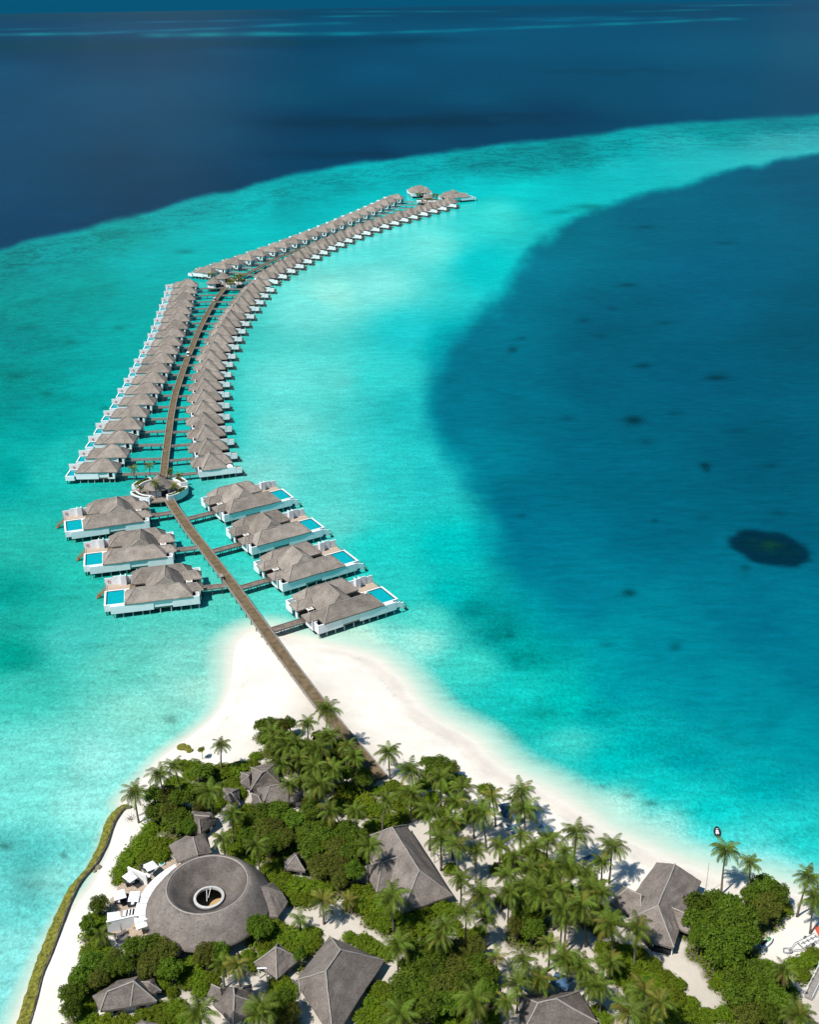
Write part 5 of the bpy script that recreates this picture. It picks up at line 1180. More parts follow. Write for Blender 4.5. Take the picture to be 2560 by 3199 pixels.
free_building('garden_house', 'thatched house with two peaks at the lower left', (T_,750,1740),
  [([(T_,553,1745,3.0),(T_,700,1655,3.0),(T_,825,1628,3.0),(T_,880,1690,3.0),(T_,938,1778,3.0),(T_,780,1810,3.0),(T_,598,1838,3.0),(T_,640,1722,5.2),(T_,802,1660,6.1)], [(0,1,7),(1,2,8,7),(2,3,8),(3,4,8),(4,5,8),(5,7,8),(5,6,7),(6,0,7)], [(8,4),(8,5),(7,6),(7,8)]),
   ([(T_,840,1665,3.0),(T_,920,1640,3.0),(T_,965,1715,3.0),(T_,880,1740,3.0),(T_,895,1668,4.6)], [(0,1,4),(1,2,4),(2,3,4),(3,0,4)], [(4,0),(4,2)])])
free_building('garden_house', 'thatched house with a sloping wing beside the square hut, lower middle left', (T_,1410,1790),
  [([(T_,1270,1790,3.0),(T_,1365,1690,3.4),(T_,1460,1700,3.0),(T_,1575,1800,3.0),(T_,1395,1915,3.0),(T_,1398,1700,6.0),(T_,1402,1745,6.0)], [(0,1,5,6),(1,2,5),(2,3,6,5),(3,4,6),(4,0,6)], [(5,6),(6,3),(6,4)]),
   ([(T_,1238,1742,3.0),(T_,1265,1678,3.0),(T_,1370,1700,3.4),(T_,1330,1790,3.0),(T_,1320,1705,4.6)], [(0,1,4),(1,2,4),(2,3,4),(3,0,4)], [(4,1)]),
   ([(T_,1420,1735,3.9),(T_,1400,1682,3.6),(T_,1505,1680,3.0),(T_,1522,1745,3.0),(T_,1450,1700,5.0)], [(0,1,4),(1,2,4),(2,3,4),(3,0,4)], [(4,2)])])
free_building('garden_house', 'hipped thatched house cut by the bottom edge, right of centre', ('C3',140,1830),
  [([('C3',-75,1742,3.1),('C3',292,1718,3.1),('C3',398,1905,3.1),('C3',-60,1990,3.1),('C3',42,1790,6.2),('C3',150,1765,6.2)], [(0,1,5,4),(1,2,5),(2,3,4,5),(3,0,4)], [(4,5),(5,1),(5,2),(4,3),(4,0)])])
free_building('garden_hut', 'dark thatched gable just showing at the bottom edge, left of centre', (T_,870,1915),
  [([(T_,800,1920,3.0),(T_,850,1890,3.0),(T_,960,1915,3.0),(T_,940,2000,3.0),(T_,800,2000,3.0),(T_,865,1905,4.2)], [(0,1,5),(1,2,5),(2,3,5),(3,4,5),(4,0,5)], [])])

# ------------------------------------------------------------------ terrace of the round hall
TZ = 1.32
tp = [('T',150,1100),('T',360,760),('T',860,690),('T',1180,360),('T',1420,280),('T',1560,420),('T',1050,1560),('T',880,1770),('T',600,1860),('T',380,1760),('T',95,1730),('T',140,1320)]
tc0 = G('T', 600, 1100, TZ); terr = thing('terrace', 'pale timber terrace at the seaward side of the ring-roofed hall', 'terrace', (tc0.x, tc0.y, TZ))
poly = [Vector(G(c, x, y, TZ)[:2]) - Vector(tc0[:2]) for c, x, y in tp]
def clip_boards(poly, ang, w, z0, z1):
    """boards laid across a polygon: each a thin slab, every one a part"""
    d = Vector((math.cos(ang), math.sin(ang))); n = Vector((-d.y, d.x)); vs_ = [p.dot(n) for p in poly]; t = min(vs_); out = []
    while t < max(vs_):
        xs = []
        mid = t + w/2
        for i in range(len(poly)):
            a, b = poly[i], poly[(i+1) % len(poly)]; va, vb = a.dot(n), b.dot(n)
            if (va-mid)*(vb-mid) < 0: k = (mid-va)/(vb-va); xs.append((a+(b-a)*k).dot(d))
        xs.sort()
        for i in range(0, len(xs)-1, 2):
            if xs[i+1]-xs[i] > .3:
                p = [d*xs[i]+n*(t+.02), d*xs[i+1]+n*(t+.02), d*xs[i+1]+n*(t+w-.02), d*xs[i]+n*(t+w-.02)]; out.append(p)
        t += w
    return out
MB().prism(poly, -.3, -.06).build('joists', M['deck'], terr)
for i, p in enumerate(clip_boards(poly, math.radians(62), .42, 0, 0)):
    o = MB().prism(p, -.05, random.uniform(-.01, .02)).build('board', M['deck_pale'], terr)
# curved canopy of pale panels along the hall's eave
cv = thing('curved_canopy', 'curved row of pale canopy panels along the left eave of the round hall', 'canopy', RC)
a0, a1, npn = math.radians(128), math.radians(206), 11
for k in range(npn):
    s0 = a0 + (a1-a0)*k/npn + .006; s1 = a0 + (a1-a0)*(k+1)/npn - .006; b = MB()
    q = [(r*math.cos(s), r*math.sin(s)) for r, s in ((10.2, s0), (12.3, s0), (12.3, s1), (10.2, s1))]
    b.prism(q, 3.0, 3.1).build('panel', M['white_clean'] if k % 3 else M['pavetile'], cv)
b = MB(); b.tube([(12.35*math.cos(a0+(a1-a0)*t/20), 12.35*math.sin(a0+(a1-a0)*t/20), 3.02) for t in range(21)], .09, 5); b.build('edge_beam', M['white'], cv)
for k in range(5):
    s = a0 + (a1-a0)*(k+.5)/5; MB().tube([(12.1*math.cos(s), 12.1*math.sin(s), 1.1), (12.1*math.cos(s), 12.1*math.sin(s), 3.0)], .08, 6).build('post', M['white'], cv)
def white_wall(a, b, h, label, th=.25, pan=0):
    A = G('T', *a, TZ); B_ = G('T', *b, TZ); root = thing('garden_wall', label, 'wall', (A.x, A.y, TZ)); d = Vector((B_.x-A.x, B_.y-A.y)); n = Vector((-d.y, d.x)).normalized()*th/2
    MB().prism([-n, d-n, d+n, n], 0, h).build('wall_body', M['plaster'], root); MB().prism([-n*1.3, d-n*1.3, d+n*1.3, n*1.3], h+.003, h+.08).build('coping', M['white_clean'], root)
    return root
white_wall((110,1735), (705,1600), 2.35, 'long white plaster wall at the near side of the terrace')
white_wall((530,640), (900,800), 2.3, 'white plaster wall slanting across the far side of the terrace')
white_wall((845,1690), (1010,1640), 2.3, 'short white plaster wall under the eave of the round hall')
def umbrella(c, corners, label, zc=3.45, m='white_clean', group='square white parasols on the terrace'):
    Q = [G(c, *q, zc) for q in corners]; cen = sum(Q, Vector((0,0,0)))/4; g = TZ if c == 'T' else ground(cen.x, cen.y)
    root = thing('parasol', label, 'parasol', (cen.x, cen.y, g), 0, group)
    V = [q - Vector((cen.x, cen.y, g)) for q in Q]; ap = Vector((0, 0, zc-g+.45))
    b = MB(); b.add(V + [ap] + [v - Vector((0,0,.12)) for v in V], [(0,1,4),(1,2,4),(2,3,4),(3,0,4),(0,5,6,1),(1,6,7,2),(2,7,8,3),(3,8,5,0)]); b.build('canopy', M[m], root)
    MB().tube([(0,0,0),(0,0,zc-g+.4)], .04, 6).build('pole', M['steel'], root); MB().box(-.3,.3,-.3,.3,0,.08).build('base', M['rail'], root)
    for v in V: MB().bar(ap*.93, v*.98 + Vector((0,0,-.03)), .03, .03).build('rib', M['steel'], root)
    return root
umbrella('T', [(385,620),(560,500),(700,640),(540,745)], 'square white parasol in front of the slanting terrace wall')
umbrella('T', [(805,390),(1000,305),(1115,430),(890,525)], 'square white parasol farthest from the camera, over the sandy corner')
umbrella('T', [(200,930),(430,865),(475,1030),(235,1100)], 'square white parasol at the beach edge of the terrace')
umbrella('T', [(545,920),(745,912),(712,1115),(495,1115)], 'square white parasol touching the curved canopy')
umbrella('T', [(90,1340),(345,1308),(362,1430),(90,1492)], 'square white parasol behind the long white wall')
def lounge_set(c, x, y, label, rz=0):
    p = G(c, x, y, TZ); root = thing('lounge_seat', label, 'sofa', (p.x, p.y, TZ+.02), rz, 'dark lounge seats on the terrace')
    MB().box(-.95,.95,-.45,.45,.12,.4).build('seat', M['fabric_dark'], root); MB().box(-.95,.95,.3,.48,.4,.85).build('backrest', M['fabric_dark'], root)
    for s in (-.95, .83): MB().box(s, s+.12, -.45, .3, .4, .62).build('arm', M['fabric_dark'], root)
    MB().box(-.4,.1,-.3,.2,.4,.5).build('cushion', M['cushion'], root)
lounge_set('T', 620, 760, 'dark lounge seat under the parasol by the slanting wall', .6); lounge_set('T', 370, 1150, 'dark lounge seat under the beach-edge parasol', -.2)
lounge_set('T', 620, 1190, 'dark lounge seat under the parasol touching the canopy', .2); lounge_set('T', 500, 760, 'dark lounge seat beside the parasol pole near the slanting wall', 2.1); lounge_set('T', 860, 480, 'dark lounge seat under the farthest parasol', -.7)
lounge_set('T', 450, 1090, 'dark lounge seat between the two middle parasols', 1.4)
def daybeds(c, pts, label):
    for i, (x, y, rz) in enumerate(pts):
        p = G(c, x, y, TZ+.4); root = thing('day_bed', label[i], 'day bed', (p.x, p.y, TZ+.02), rz, 'white cushioned day beds')
        MB().box(-.42,.42,-.85,.85,.12,.3).build('frame', M['rail'], root); MB().box(-.4,.4,-.82,.82,.3,.42).build('mattress', M['cushion'], root)
        for s in ((-.38,-.8),(.32,-.8),(-.38,.74),(.32,.74)): MB().box(s[0], s[0]+.06, s[1], s[1]+.06, 0, .12).build('leg', M['rail'], root)
daybeds('T', [(450,1360,0.1),(515,1347,.1),(580,1335,.1),(640,1322,.1)], ['white day bed nearest the parasol behind the long wall', 'second white day bed from the parasol behind the long wall', 'third white day bed from the parasol behind the long wall', 'white day bed at the right end of the long wall'])
daybeds('T', [(770,620,-.9),(840,650,-.9)], ['white day bed on the slanting wall side, farther from the canopy', 'white day bed on the slanting wall side, next to the canopy'])
def sunbed(c, a, b_, label, m='fabric_brown', z=None, group='sunbeds'):
    z = TZ if z is None else z; A = G(c, *a, z+.35); B_ = G(c, *b_, z+.35); ang = math.atan2(B_.y-A.y, B_.x-A.x); root = thing('sunbed', label, 'sunbed', (A.x, A.y, z+.01), ang, group); L = 2.0
    MB().box(0, 1.25, -.32, .32, .28, .36).build('seat', M[m], root)
    MB().add([(1.25,-.32,.28),(1.25,.32,.28),(L,.32,.72),(L,-.32,.72),(1.25,-.32,.36),(1.25,.32,.36),(L-.03,.32,.8),(L-.03,-.32,.8)], [(0,3,2,1),(4,5,6,7),(0,1,5,4),(1,2,6,5),(2,3,7,6),(3,0,4,7)]).build('backrest', M[m], root)
    for (x, y) in ((.1,-.3),(.1,.24),(1.2,-.3),(1.2,.24)): MB().box(x, x+.06, y, y+.06, 0, .28).build('leg', M['rail'], root)
    return root
sunbed('T', (230,1800), (460,1725), 'brown sunbed nearer the white wall, on the near terrace corner'); sunbed('T', (262,1900), (492,1820), 'brown sunbed farther from the white wall, on the near terrace corner')
p = G('T', 388, 1760, TZ); cu = thing('parasol', 'closed grey parasol between the two brown sunbeds', 'parasol', (p.x, p.y, TZ)); MB().tube([(0,0,0),(0,0,2.3)], .04, 6).build('pole', M['steel'], cu); MB().tube([(0,0,.9),(0,0,1.4),(0,0,2.25)], [.16,.12,.04], 8).build('canopy', M['steel'], cu)
p = G('T', 640, 1640, TZ); wc = thing('chair', 'light wooden chair beside the long white wall', 'chair', (p.x, p.y, TZ+.02), .4)
MB().box(-.3,.3,-.3,.3,.4,.46).build('seat', M['wood_light'], wc)
for k in range(4): MB().box(-.28+k*.16, -.2+k*.16, .28, .32, .5, 1.0).build('slat', M['wood_light'], wc)
for (x, y) in ((-.28,-.28),(.22,-.28),(-.28,.22),(.22,.22)): MB().box(x, x+.06, y, y+.06, 0, .4).build('leg', M['wood_light'], wc)
p = G('T', 1180, 385, TZ); pd = thing('plunge_basin', 'small round blue basin at the far corner of the terrace', 'basin', (p.x, p.y, TZ-.02))
lathe([(.55,0),(.55,.35),(.45,.35),(.42,.05)], 18).build('rim', M['plaster'], pd); MB().prism([(.44*math.cos(t*.35), .44*math.sin(t*.35)) for t in range(18)], .1, .28).build('basin_water', M['pool'], pd)

# ------------------------------------------------------------------ hubs on the jetty
def planter(parent, arc, r0, r1, z0=1.2, z1=3.5):
    a0, a1 = [math.radians(q) for q in arc]; n = 10
    P = [(r1*math.cos(a0+(a1-a0)*k/n), r1*math.sin(a0+(a1-a0)*k/n)) for k in range(n+1)] + [(r0*math.cos(a1+(a0-a1)*k/n), r0*math.sin(a1+(a0-a1)*k/n)) for k in range(n+1)]
    R0, R1 = r0+.3, r1-.3
    Q = [(R1*math.cos(a0+.04+(a1-a0-.08)*k/n), R1*math.sin(a0+.04+(a1-a0-.08)*k/n)) for k in range(n+1)] + [(R0*math.cos(a1-.04+(a0-a1+.08)*k/n), R0*math.sin(a1-.04+(a0-a1+.08)*k/n)) for k in range(n+1)]
    b = MB(); m = len(P)
    b.v += [(x,y,z0) for x,y in P] + [(x,y,z1) for x,y in P] + [(x,y,z1) for x,y in Q] + [(x,y,z1-.35) for x,y in Q]
    for i in range(m):
        j = (i+1) % m; b.f += [(i,j,m+j,m+i),(m+i,m+j,2*m+j,2*m+i),(2*m+i,2*m+j,3*m+j,3*m+i)]
    b.f.append(tuple(range(m))[::-1]); o = b.build('planter', M['white'], parent)
    MB().prism(Q, z1-.4, z1-.3).build('soil', M['soil'], o); return o
def cone_roof(parent, c, r, z0, z1, n=28, m='thatch'):
    b = MB(); rings = [(0, z1), (r*.12, z1-.12*(z1-z0)*1.0), (r*.5, z1-(z1-z0)*.52), (r*.92, z0+.22), (r, z0), (r*.98, z0-.28), (r*.5, z0+.9), (.05, z1-.5)]
    for k in range(n):
        a = 2*math.pi*k/n; j = random.Random(k).uniform(-.05,.05)
        for (q, z) in rings: b.v.append((c[0]+math.cos(a)*(q+j*(q > .5)), c[1]+math.sin(a)*(q+j*(q > .5)), z))
    m_ = len(rings)
    for k in range(n):
        for i in range(m_-1): b.f.append((k*m_+i, ((k+1)%n)*m_+i, ((k+1)%n)*m_+i+1, k*m_+i+1))
    return b.build('roof', M[m], parent)
def pavilion_walls(parent, c, r, z0, z1, gaps):
    n = 16
    for k in range(n):
        a, b_ = 2*math.pi*k/n, 2*math.pi*(k+1)/n
        mid = math.degrees((a+b_)/2)
        m = 'dark' if any(g0 <= mid <= g1 for g0, g1 in gaps) else 'white'
        rr = r-.35 if m == 'dark' else r
        P = [(c[0]+rr*math.cos(a), c[1]+rr*math.sin(a)), (c[0]+rr*math.cos(b_), c[1]+rr*math.sin(b_)), (c[0]+(rr-.15)*math.cos(b_), c[1]+(rr-.15)*math.sin(b_)), (c[0]+(rr-.15)*math.cos(a), c[1]+(rr-.15)*math.sin(a))]
        MB().prism(P, z0, z1).build('wall_panel' if m == 'white' else 'opening', M[m], parent)
def bush(parent, loc, s, kind='S'):
    return inst('bush', random.choice(CR[kind]), parent, loc, random.uniform(0, 6), (s, s, s*.8))
# near hub
hc = G('H1', 812, 770, DZ); hub = thing('hub_platform', 'round timber platform with curved white planters where the jetty bends', 'platform', (hc.x, hc.y, 0))
MB().prism([(9.0*math.cos(t*math.pi/24), 9.0*math.sin(t*math.pi/24)) for t in range(48)], DZ-.35, DZ+.015).build('deck', M['hubdeck'], hub)
planter(hub, (205, 262), 7.2, 9.15); planter(hub, (-62, -2), 7.4, 9.15); planter(hub, (120, 172), 6.6, 9.1); planter(hub, (22, 62), 6.8, 9.1)
for k in range(14):
    a = 2*math.pi*k/14; inst('pile', WPILE, hub, (8.3*math.cos(a), 8.3*math.sin(a), 0), 0, (1, 1, 1.6))
for (ang, r, s) in ((130,7.9,1.0),(140,7.8,1.1),(150,7.9,1.2),(160,7.9,1.0),(168,7.8,.8),(30,8.0,.7),(50,8.0,.7),(-12,8.2,1.0),(-22,8.3,1.2),(-32,8.2,1.1),(-45,8.3,.9),(-55,8.3,.7)):
    bush(hub, (r*math.cos(math.radians(ang)), r*math.sin(math.radians(ang)), 3.3), s, 'S')
for k in range(9):
    a = math.radians(209 + k*6.2); bush(hub, (8.2*math.cos(a), 8.2*math.sin(a), 3.15), .42, 'Y' if k % 2 else 'T')
pc = G('H1', 790, 650, 4.5); pv = thing('hub_pavilion', 'cone-roofed thatched pavilion on the near hub platform', 'pavilion', (pc.x, pc.y, 0))
cone_roof(pv, (0,0), 4.5, 4.5, 8.3, m='thatch'); pavilion_walls(pv, (0,0), 3.3, DZ, 4.8, [(282, 335), (195, 225)])
for (tx, ty, bx_, by_, yy, lb) in ((215,265,240,640,.5,'yellow-green palm at the left rim of the cone-roofed hub'),(600,200,600,490,.5,'yellow-green palm behind the cone roof, left of the jetty'),(755,600,730,930,.1,'slender palm in front of the cone-roofed pavilion'),
        (1070,310,1080,500,.4,'palm behind the cone roof, right of the jetty'),(1280,430,1280,530,.3,'small leaning palm at the back right rim of the near hub'),(370,700,365,830,.2,'short palm inside the left rim of the near hub'),(1180,660,1190,860,.5,'bushy yellowing palm at the right rim of the near hub')):
    bp_ = G('H1', bx_, by_, DZ+.3); h = 1.0
    for it in range(40):
        h = .3*it+.5
        q = G('H1', bx_, by_, DZ+.3); cc = Rn.T @ np.array([q.x, q.y, DZ+.3+h-CAMH]); ty2 = CY - FPX*cc[1]/-cc[2]
        if ty2 <= 1430+ty*.1333: break
    palm((bp_.x, bp_.y, DZ), h+.3, .02, .62 if h > 3 else .5, lb, 'palms on the near hub', yy, 13)
# middle hub
h2 = G('H2', 690, 720, DZ); hub2 = thing('hub_platform', 'middle hub platform of the jetty between two thatched pavilions and palms', 'platform', (h2.x, h2.y, 0))
MB().prism([(8.5*math.cos(t*math.pi/20), 9.5*math.sin(t*math.pi/20)+3) for t in range(40)], DZ-.35, DZ+.015).build('deck', M['hubdeck'], hub2)
for (x0,x1,y0,y1) in ((-1.5,4.2,-8.0,-5.5),(3.0,8.5,-1,6)):
    MB().box(x0,x1,y0,y1,1.4,3.2).build('planter', M['white'], hub2); MB().box(x0+.3,x1-.3,y0+.3,y1-.3,3.2,3.25).build('soil', M['soil'], hub2)
for (x, y, s, k) in ((-.3,-6.5,1.1,'S'),(1.5,-6.8,1.2,'S'),(3.2,-6.6,1.0,'T'),(4,1,1.3,'S'),(6,3,1.3,'Y'),(5,5,1.2,'T'),(7,0,1.1,'S')): bush(hub2, (x, y, 3.3), s, k)
for k in range(12):
    a = 2*math.pi*k/12; inst('pile', WPILE, hub2, (7.6*math.cos(a), 8.4*math.sin(a)+3, 0), 0, (1, 1, 1.6))
for i, (c, r, z0, z1, lb) in enumerate(((G('H2', 468, 700, 4.3), 4.4, 4.3, 7.6, 'nearer thatched pavilion with a curved white wall at the middle hub'), (G('H2', 592, 630, 4.3), 4.6, 4.3, 7.4, 'farther thatched pavilion at the middle hub'))):
    pv = thing('hub_pavilion', lb, 'pavilion', (c.x, c.y, 0)); cone_roof(pv, (0,0), r, z0, z1, 8 if i else 9); pavilion_walls(pv, (0,0), r-.7, 1.4, z0+.3, [(300, 340)] if i else [(300, 372)])
    MB().prism([((r-.5)*math.cos(t*math.pi/10), (r-.5)*math.sin(t*math.pi/10)) for t in range(20)], 1.2, 1.9).build('floor', M['hubdeck'], pv)
    for k in range(6): inst('pile', WPILE, pv, ((r-1.2)*math.cos(k*1.05), (r-1.2)*math.sin(k*1.05), 0), 0, (1, 1, 1.4))
for (x, y, h, lb) in ((430,590,4.5,'dark palm behind the nearer pavilion of the middle hub'),(690,680,4,'left palm in the middle hub planters'),(735,655,4,'centre palm in the middle hub planters'),(790,615,5,'tallest yellow-green palm of the middle hub'),(825,610,4.5,'rightmost palm of the middle hub')):
    q = G('H2', x, y, DZ+h); palm((q.x, q.y, DZ), h, .02, .78, lb, 'palms on the middle hub', .4, 12)
q = G('H2', 790, 700, 2.6); rk = thing('boulder_group', 'pale decorative boulder on the middle hub', 'boulder', (q.x, q.y, DZ))
for (x, y, s) in ((0,0,1.0),(-1.5,.6,.8),(1.4,-.4,.7)):
    bm = bmesh.new(); bmesh.ops.create_icosphere(bm, subdivisions=2, radius=s)
    for v in bm.verts: v.co *= random.uniform(.85, 1.1); v.co.z *= .6
    me = bpy.data.meshes.new('stone'); bm.to_mesh(me); bm.free(); me.materials.append(M['plaster']); inst('stone', me, rk, (x, y, .4))
# far hub
h3 = G('H3', 720, 385, DZ); hub3 = thing('hub_platform', 'far hub platform with planters in front of the end villas', 'platform', (h3.x, h3.y, 0))
MB().prism([(8*math.cos(t*math.pi/20)+2, 12*math.sin(t*math.pi/20)+4) for t in range(40)], DZ-.35, DZ+.015).build('deck', M['hubdeck'], hub3)
for (x0,x1,y0,y1) in ((-6,-2.5,-3,1),(2.5,9.5,-3,0)):
    MB().box(x0,x1,y0,y1,1.2,3.3).build('planter', M['white'], hub3)
for (x, y, s) in ((-4.8,0,1.5),(-3,0,1.4),(3.4,-1.6,1.6),(5,-1.8,1.7),(6.8,-1.5,1.6),(8.5,-1.4,1.4)): bush(hub3, (x, y, 3.3), s, 'S')
for k in range(10):
    a = 2*math.pi*k/10; inst('pile', WPILE, hub3, (7*math.cos(a)+2, 11*math.sin(a)+4, 0), 0, (1, 1, 1.6))
c = G('H3', 768, 330, 4.3); pv = thing('hub_pavilion', 'small pointed thatched pavilion at the far hub', 'pavilion', (c.x, c.y, 0)); cone_roof(pv, (0,0), 4.4, 4.3, 8.2, 8); pavilion_walls(pv, (0,0), 3.3, DZ, 4.6, [(250, 290)])
for (x, y, lb) in ((632,290,'palm left of the small pavilion at the far hub'),(855,300,'nearer palm right of the small pavilion at the far hub'),(890,305,'outer palm right of the small pavilion at the far hub')):
    q = G('H3', x, y, DZ+5); palm((q.x, q.y, DZ), 5, .02, .8, lb, 'palms on the far hub', .35, 12)

# ------------------------------------------------------------------ small things on the jetty
def buggy(p, rz, m, lb):
    root = thing('golf_buggy', lb, 'buggy', (p.x, p.y, DZ+.02), rz)
    MB().box(-.55,.55,-1.15,1.15,.3,.7).build('body', M[m], root); MB().box(-.6,.6,-.95,.75,1.75,1.85).build('canopy', M[m], root)
    MB().box(-.5,.5,-.5,.1,.7,1.0).build('seat', M['fabric_brown'], root); MB().box(-.5,.5,1.0,1.04,.7,1.4).build('windscreen', M['glass'], root)
    for x in (-.52,.46):
        for y in (-.9,.62): MB().box(x, x+.06, y, y+.06, .7, 1.75).build('canopy_post', M['rail'], root)
    for x in (-.58,.46):
        for y in (-.75,.75): MB().tube([(x,y,.25),(x+.12,y,.25)], .25, 10).build('wheel', M['black'], root)
def at_path(path, p):
    q = nearest_on(path, Vector(p[:2])); return q
mp_ = [Vector((q[0], q[1])) for q in mid_path]
q = at_path(mp_, G('S', 1128, 855, DZ+.8)); buggy(q, math.radians(2), 'white', 'white golf buggy halfway along the curved jetty'); q = at_path(mp_, G('S', 1368, 380, DZ+.8)); buggy(q, math.radians(-6), 'pink', 'pale pink buggy on the curved jetty close to the middle hub')
gp = G('W', 1162, 880, DZ); gt = thing('jetty_gate', 'small timber seat shelter on the left edge of the jetty by the third walkway', 'shelter', (gp.x+.3, gp.y, DZ), .4)
MB().box(-.4,.4,-.9,.9,.02,.5).build('bench', M['rail'], gt)
for (x, y) in ((-.4,-.9),(.34,-.9),(-.4,.84),(.34,.84)): MB().box(x, x+.07, y, y+.07, 0, 1.1).build('post', M['rail'], gt)
MB().box(-.42,.42,-.95,.95,1.02,1.08).build('top_rail', M['rail'], gt)
q = G('S', 1008, 1165, DZ+.9); lr = thing('life_ring_stand', 'red life ring stand on the left edge of the curved jetty', 'life ring', (q.x-.3, q.y, DZ)); MB().box(-.06,.06,-.06,.06,-.6,1.3).build('post', M['red'], lr); ring(lr, (0, -.12, .9), .35)

# ------------------------------------------------------------------ shore things
# algae-covered sandbag wall: a chain of bags with a grey inner kerb
IN = [(150,1960),(175,1915),(215,1770),(250,1620),(290,1530),(320,1450),(360,1340),(400,1230),(435,1150),(470,1080),(520,1015),(560,975),(590,930),(610,890),(632,850),(650,800),(665,750),(685,700),(715,655),(745,622),(795,620)]
OUT = [(75,1960),(97,1900),(140,1745),(188,1600),(215,1520),(250,1440),(285,1350),(330,1250),(365,1180),(400,1110),(440,1060),(475,1022),(505,990),(545,915),(580,850),(600,790),(622,715),(650,665),(685,628),(740,598),(790,612)]
def bag_wall():
    A = [np.array(G('C1', *q, .35)[:2]) for q in smooth_poly(IN, 4)]; B = [np.array(G('C1', *q, .1)[:2]) for q in smooth_poly(OUT, 4)]
    n = min(len(A), len(B)); p0 = A[n//2]; root = thing('sandbag_wall', 'yellow-green algae-covered sandbag wall along the left beach', 'sea wall', (p0[0], p0[1], 0))
    r = random.Random(4); m = 7; b = MB()
    for i in range(n):
        for j in range(m):
            t = j/(m-1); q = A[i]*(1-t) + B[i]*t - p0; h = .62*(1-t)**.8 + .12*math.sin(i*1.9+j*2.2)*math.sin(j*1.1+.5) - .22*(t > .9) + r.uniform(-.06,.06) + .1
            b.v.append((q[0]+r.uniform(-.08,.08), q[1]+r.uniform(-.08,.08), h))
    for i in range(n-1):
        for j in range(m-1): b.f.append((i*m+j, i*m+j+1, (i+1)*m+j+1, (i+1)*m+j))
    b.build('algae_bank', M['algae'], root, True)
    path = [Vector((q-p0).tolist()) for q in A[:n]]
    pts = resample(path, 1.15)
    for i in range(len(pts)-1):
        a, c = pts[i], pts[i+1]; d = (c-a).normalized(); nn = Vector((-d.y, d.x))*.16; g0 = r.uniform(-.04,.06)
        MB().prism([a+d*.04-nn, c-d*.04-nn, c-d*.04+nn, a+d*.04+nn], .1, .62+g0).build('sandbag', M['wallstone'], root)
bag_wall()
def rock(c, x, y, s, lb, m='rock', z=None, name='rock'):
    p = G(c, x, y, .5); bm = bmesh.new(); bmesh.ops.create_icosphere(bm, subdivisions=2, radius=1)
    for v in bm.verts: v.co *= random.uniform(.8, 1.15); v.co.z *= .55
    me = bpy.data.meshes.new('rock'); bm.to_mesh(me); bm.free(); me.materials.append(M[m]); o = inst(name, me, None, (p.x, p.y, max(ground(p.x, p.y), 0)+.1), random.uniform(0, 3), (s, s, s)); tag(o, lb, 'rock'); return o
rock('C1', 588, 965, .6, 'grey rock lying against the inside of the sandbag wall'); rock('C1', 565, 988, .4, 'small grey rock next to the bigger one at the sandbag wall')
for i, (x, y, s, lb) in enumerate(((1090,255,1.1,'algae-yellow boulder at the water edge, left of the thin sapling'),(1118,262,.9,'middle boulder of the three at the water edge by the spit'),(1135,280,.8,'boulder of the water-edge three that is closest to the shrubs'))): rock('C1', x, y, s, lb, 'algae')
# driftwood
p = G('C1', 778, 672, 1); dw = thing('driftwood', 'bare grey driftwood branches on the sand inside the wall end', 'driftwood', (p.x, p.y, ground(p.x, p.y)))
for k in range(9):
    a = k*.7; MB().tube([(0,0,.1),(.7*math.cos(a),.7*math.sin(a),.4),(1.3*math.cos(a+.2),1.3*math.sin(a+.2),.5+.3*math.sin(k))], [.09,.06,.02], 5).build('branch', M['rail'], dw)
# thin sapling
p = G('C1', 1212, 325, 1); sp = thing('sapling', 'thin pale sapling on the spit beside the lone palm', 'tree', (p.x, p.y, ground(p.x, p.y)))
MB().tube([(0,0,0),(.1,0,1.5),(0,.1,2.6)], [.07,.05,.02], 5).build('trunk', M['bark'], sp); inst('crown', CR['Y'][0], sp, (0,0,2.4), 0, (.9,.9,.9))
# poles
def pole(c, bx_, by_, h, lb, r=.05, m='rail'):
    p = G(c, bx_, by_, 1.0); g = ground(p.x, p.y); o = MB().tube([(0,0,0),(0,0,h)], [r, r*.6], 6).build('flag_pole', M[m]); o.location = (p.x, p.y, g); tag(o, lb, 'pole')
pole('C3', 1045, 1135, 7.2, 'thin leaning flag pole on the sand behind the beach pavilion'); pole('C2', 883, 440, 4.6, 'thin pole on the sand right of the jetty end'); pole('C2', 268, 1800, 5.2, 'white mast standing in the shrubs left of the great hall', .07, 'white')
p = G('H1', 1435, 640, DZ); o = MB().tube([(0,0,0),(0,0,5.0)], .05, 6).build('lamp_pole', M['rail']); o.location = (p.x, p.y, .1); tag(o, 'thin grey pole rising beside the near hub', 'pole')
# frames among the palms right of the long hall
def frame_set(c, pts, h, lb):
    P = [G(c, x, y, 1.1) for x, y in pts]; root = thing('pergola', lb, 'frame', P[0]); o0 = P[0]
    for q in P: MB().tube([q-o0, q-o0+Vector((0,0,h))], .07, 5).build('post', M['rail'], root)
    for i in range(len(P)-1): MB().bar(P[i]-o0+Vector((0,0,h)), P[i+1]-o0+Vector((0,0,h)), .1, .1).build('beam', M['rail'], root)
frame_set('C2', [(1050,915),(1070,950),(1115,970),(1090,890),(1130,910)], 2.2, 'open timber frame on the sand right of the long hall, far one'); frame_set('C2', [(1200,1120),(1300,1150),(1332,1120),(1250,1100)], 2.3, 'open timber frame on the sand right of the long hall, near one')
